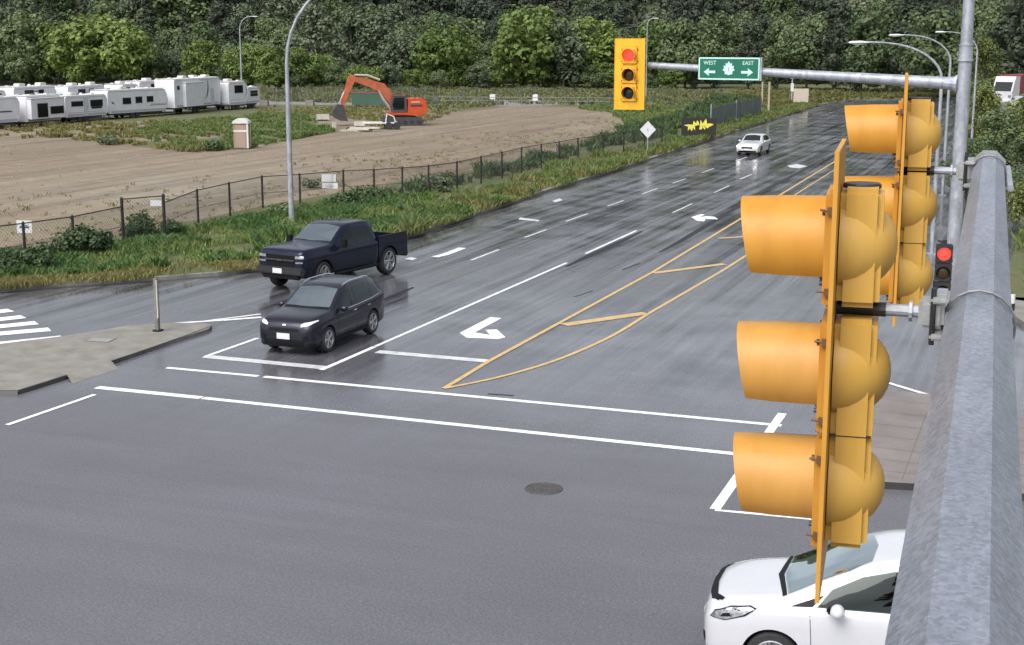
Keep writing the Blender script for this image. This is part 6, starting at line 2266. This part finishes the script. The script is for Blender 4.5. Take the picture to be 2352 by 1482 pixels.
b = gp(880, 300)
t = thing('equipment_trailer', 'low dark equipment trailer with a white upright frame beside the excavator', 'trailer', (b.x, b.y, ZV), view + R(8))
MB().box((-0.3, 0, 0.62), (3.4, 1.7, 0.14), bev=0.02).build('deck', WPL, t)
for s_ in (1, -1):
    for xx in (0.5, 1.25):
        MB().lathe([(0.1, -0.1), (0.34, -0.1), (0.36, 0), (0.34, 0.1), (0.1, 0.1), (0.0005, 0.1)], 16, Matrix.Translation((xx, s_ * 0.95, 0.36)) @ Matrix.Rotation(R(90), 4, 'X')).build('wheel', RUBBER, t)
MB().tube([(0.2, -0.8, 0.5), (0.35, -0.8, 1.5), (1.0, -0.8, 1.2), (1.15, -0.8, 0.7)], 0.07, 6).build('upright_frame', WPL, t)
MB().box((0.5, -0.2, 0.98), (1.2, 1.0, 0.6), bev=0.05).build('load', STEELD, t)
for px, py, dims, lab, m_ in ((742, 281, (1.35, 1.0, 0.55), 'pale square concrete slab on the ground left of the excavator bucket', WOODW), (768, 302, (0.42, 0.4, 0.60), 'small upright pale block below the excavator bucket', WOODW),
                              (828, 296, (1.1, 0.9, 0.42), 'pale flat slab under the excavator boom', WOODW)):
    p = gp(px, py)
    t = thing('concrete_slab', lab, 'slab', (p.x, p.y, ZV), view + R(random.uniform(-10, 10)), 'slabs beside the excavator')
    MB().box((0, 0, dims[2] * 0.55 + 0.12), (dims[0], dims[1], dims[2]), bev=0.04).build('slab', m_, t)
    MB().box((0, 0, 0.07), (dims[0] * 0.7, dims[1] * 0.8, 0.14)).build('bearer', BARK, t)
p = gp(830, 306)
t = thing('timber_pile', 'pile of weathered pale timbers lying before the excavator', 'timber pile', (p.x, p.y, ZV), view)
for k in range(9):
    o_ = MB().box((0, 0, 0), (random.uniform(1.6, 3.0), 0.20, 0.14), bev=0.01).build('timber', WOODW if k % 3 else BARK, t)
    o_.location = (random.uniform(-0.5, 0.5), random.uniform(-0.5, 0.6), 0.10 + 0.13 * (k // 3))
    o_.rotation_euler = (0, random.uniform(-0.03, 0.03), random.uniform(-0.25, 0.25))

# ------------------------------------------------------------------ parked truck on the right
p = TS(146, 2284)
t = thing('box_truck', 'parked truck with a white front and dark red sides above the right bank', 'truck', (p.x, p.y, 1.9), R(-112))
MB().box((-2.2, 0, 1.9), (4.6, 2.3, 2.5), bev=0.04).build('cargo_box', REDT, t)
MB().prism([(0.2, 0.55), (1.9, 0.55), (1.95, 1.5), (1.5, 2.5), (1.2, 3.0), (0.2, 3.0)], -1.05, 1.05, MY).build('cab', WHITE, t)
MB().prism([(1.97, 1.55), (1.56, 2.45), (1.54, 2.42), (1.95, 1.53)], -0.9, 0.9, MY).build('windscreen', GLASS, t)
mb = MB()
for xx in (1.1, -3.3):
    for s_ in (1, -1):
        MB().lathe([(0.15, -0.13), (0.46, -0.13), (0.48, 0), (0.46, 0.13), (0.15, 0.13), (0.0005, 0.12)], 18, Matrix.Translation((xx, s_ * 0.98, 0.48)) @ Matrix.Rotation(R(90), 4, 'X')).build('wheel', RUBBER, t)
MB().box((-1.2, 0, 0.55), (6.0, 1.0, 0.2)).build('chassis', STEELD, t)
MB().box((2.02, 0, 0.62), (0.16, 2.0, 0.3), bev=0.03).build('bumper', WPL, t)
for s_ in (1, -1):
    MB().box((1.985, s_ * 0.8, 1.05), (0.04, 0.3, 0.2), bev=0.01).build('headlight', LAMPG, t)
# raised yard the truck stands on
yard = [TS(112, 2276), TS(112, 2480), TS(178, 2500), TS(178, 2262)]
tag(MB().prism([(q.x, q.y) for q in yard], -0.2, 1.9).build('yard', GRAVEL), kind='structure')
p = TS(134, 2330)
t = thing('parked_car', 'grey parked car beside the truck above the right bank', 'car', (p.x, p.y, 1.9), R(20))
pr_ = [(-2.1, .3), (2.1, .3), (2.2, .7), (1.9, .9), (1.0, 1.0), (0.3, 1.42), (-1.0, 1.45), (-1.8, 1.02), (-2.15, .9)]
MB().prism(pr_, -0.86, 0.86, MY).build('body', mat('grey_car_paint', (0.30, 0.31, 0.34), 0.3, coat=0.6), t)
MB().prism([(0.95, 1.0), (0.3, 1.37), (-0.95, 1.40), (-1.6, 1.02)], -0.868, 0.868, MY).build('side_window', GLASS, t)
for xx in (1.3, -1.3):
    for s_ in (1, -1):
        MB().lathe([(0.1, -0.1), (0.31, -0.1), (0.32, 0), (0.31, 0.1), (0.1, 0.1), (0.0005, 0.09)], 16, Matrix.Translation((xx, s_ * 0.80, 0.32)) @ Matrix.Rotation(R(90), 4, 'X')).build('wheel', RUBBER, t)
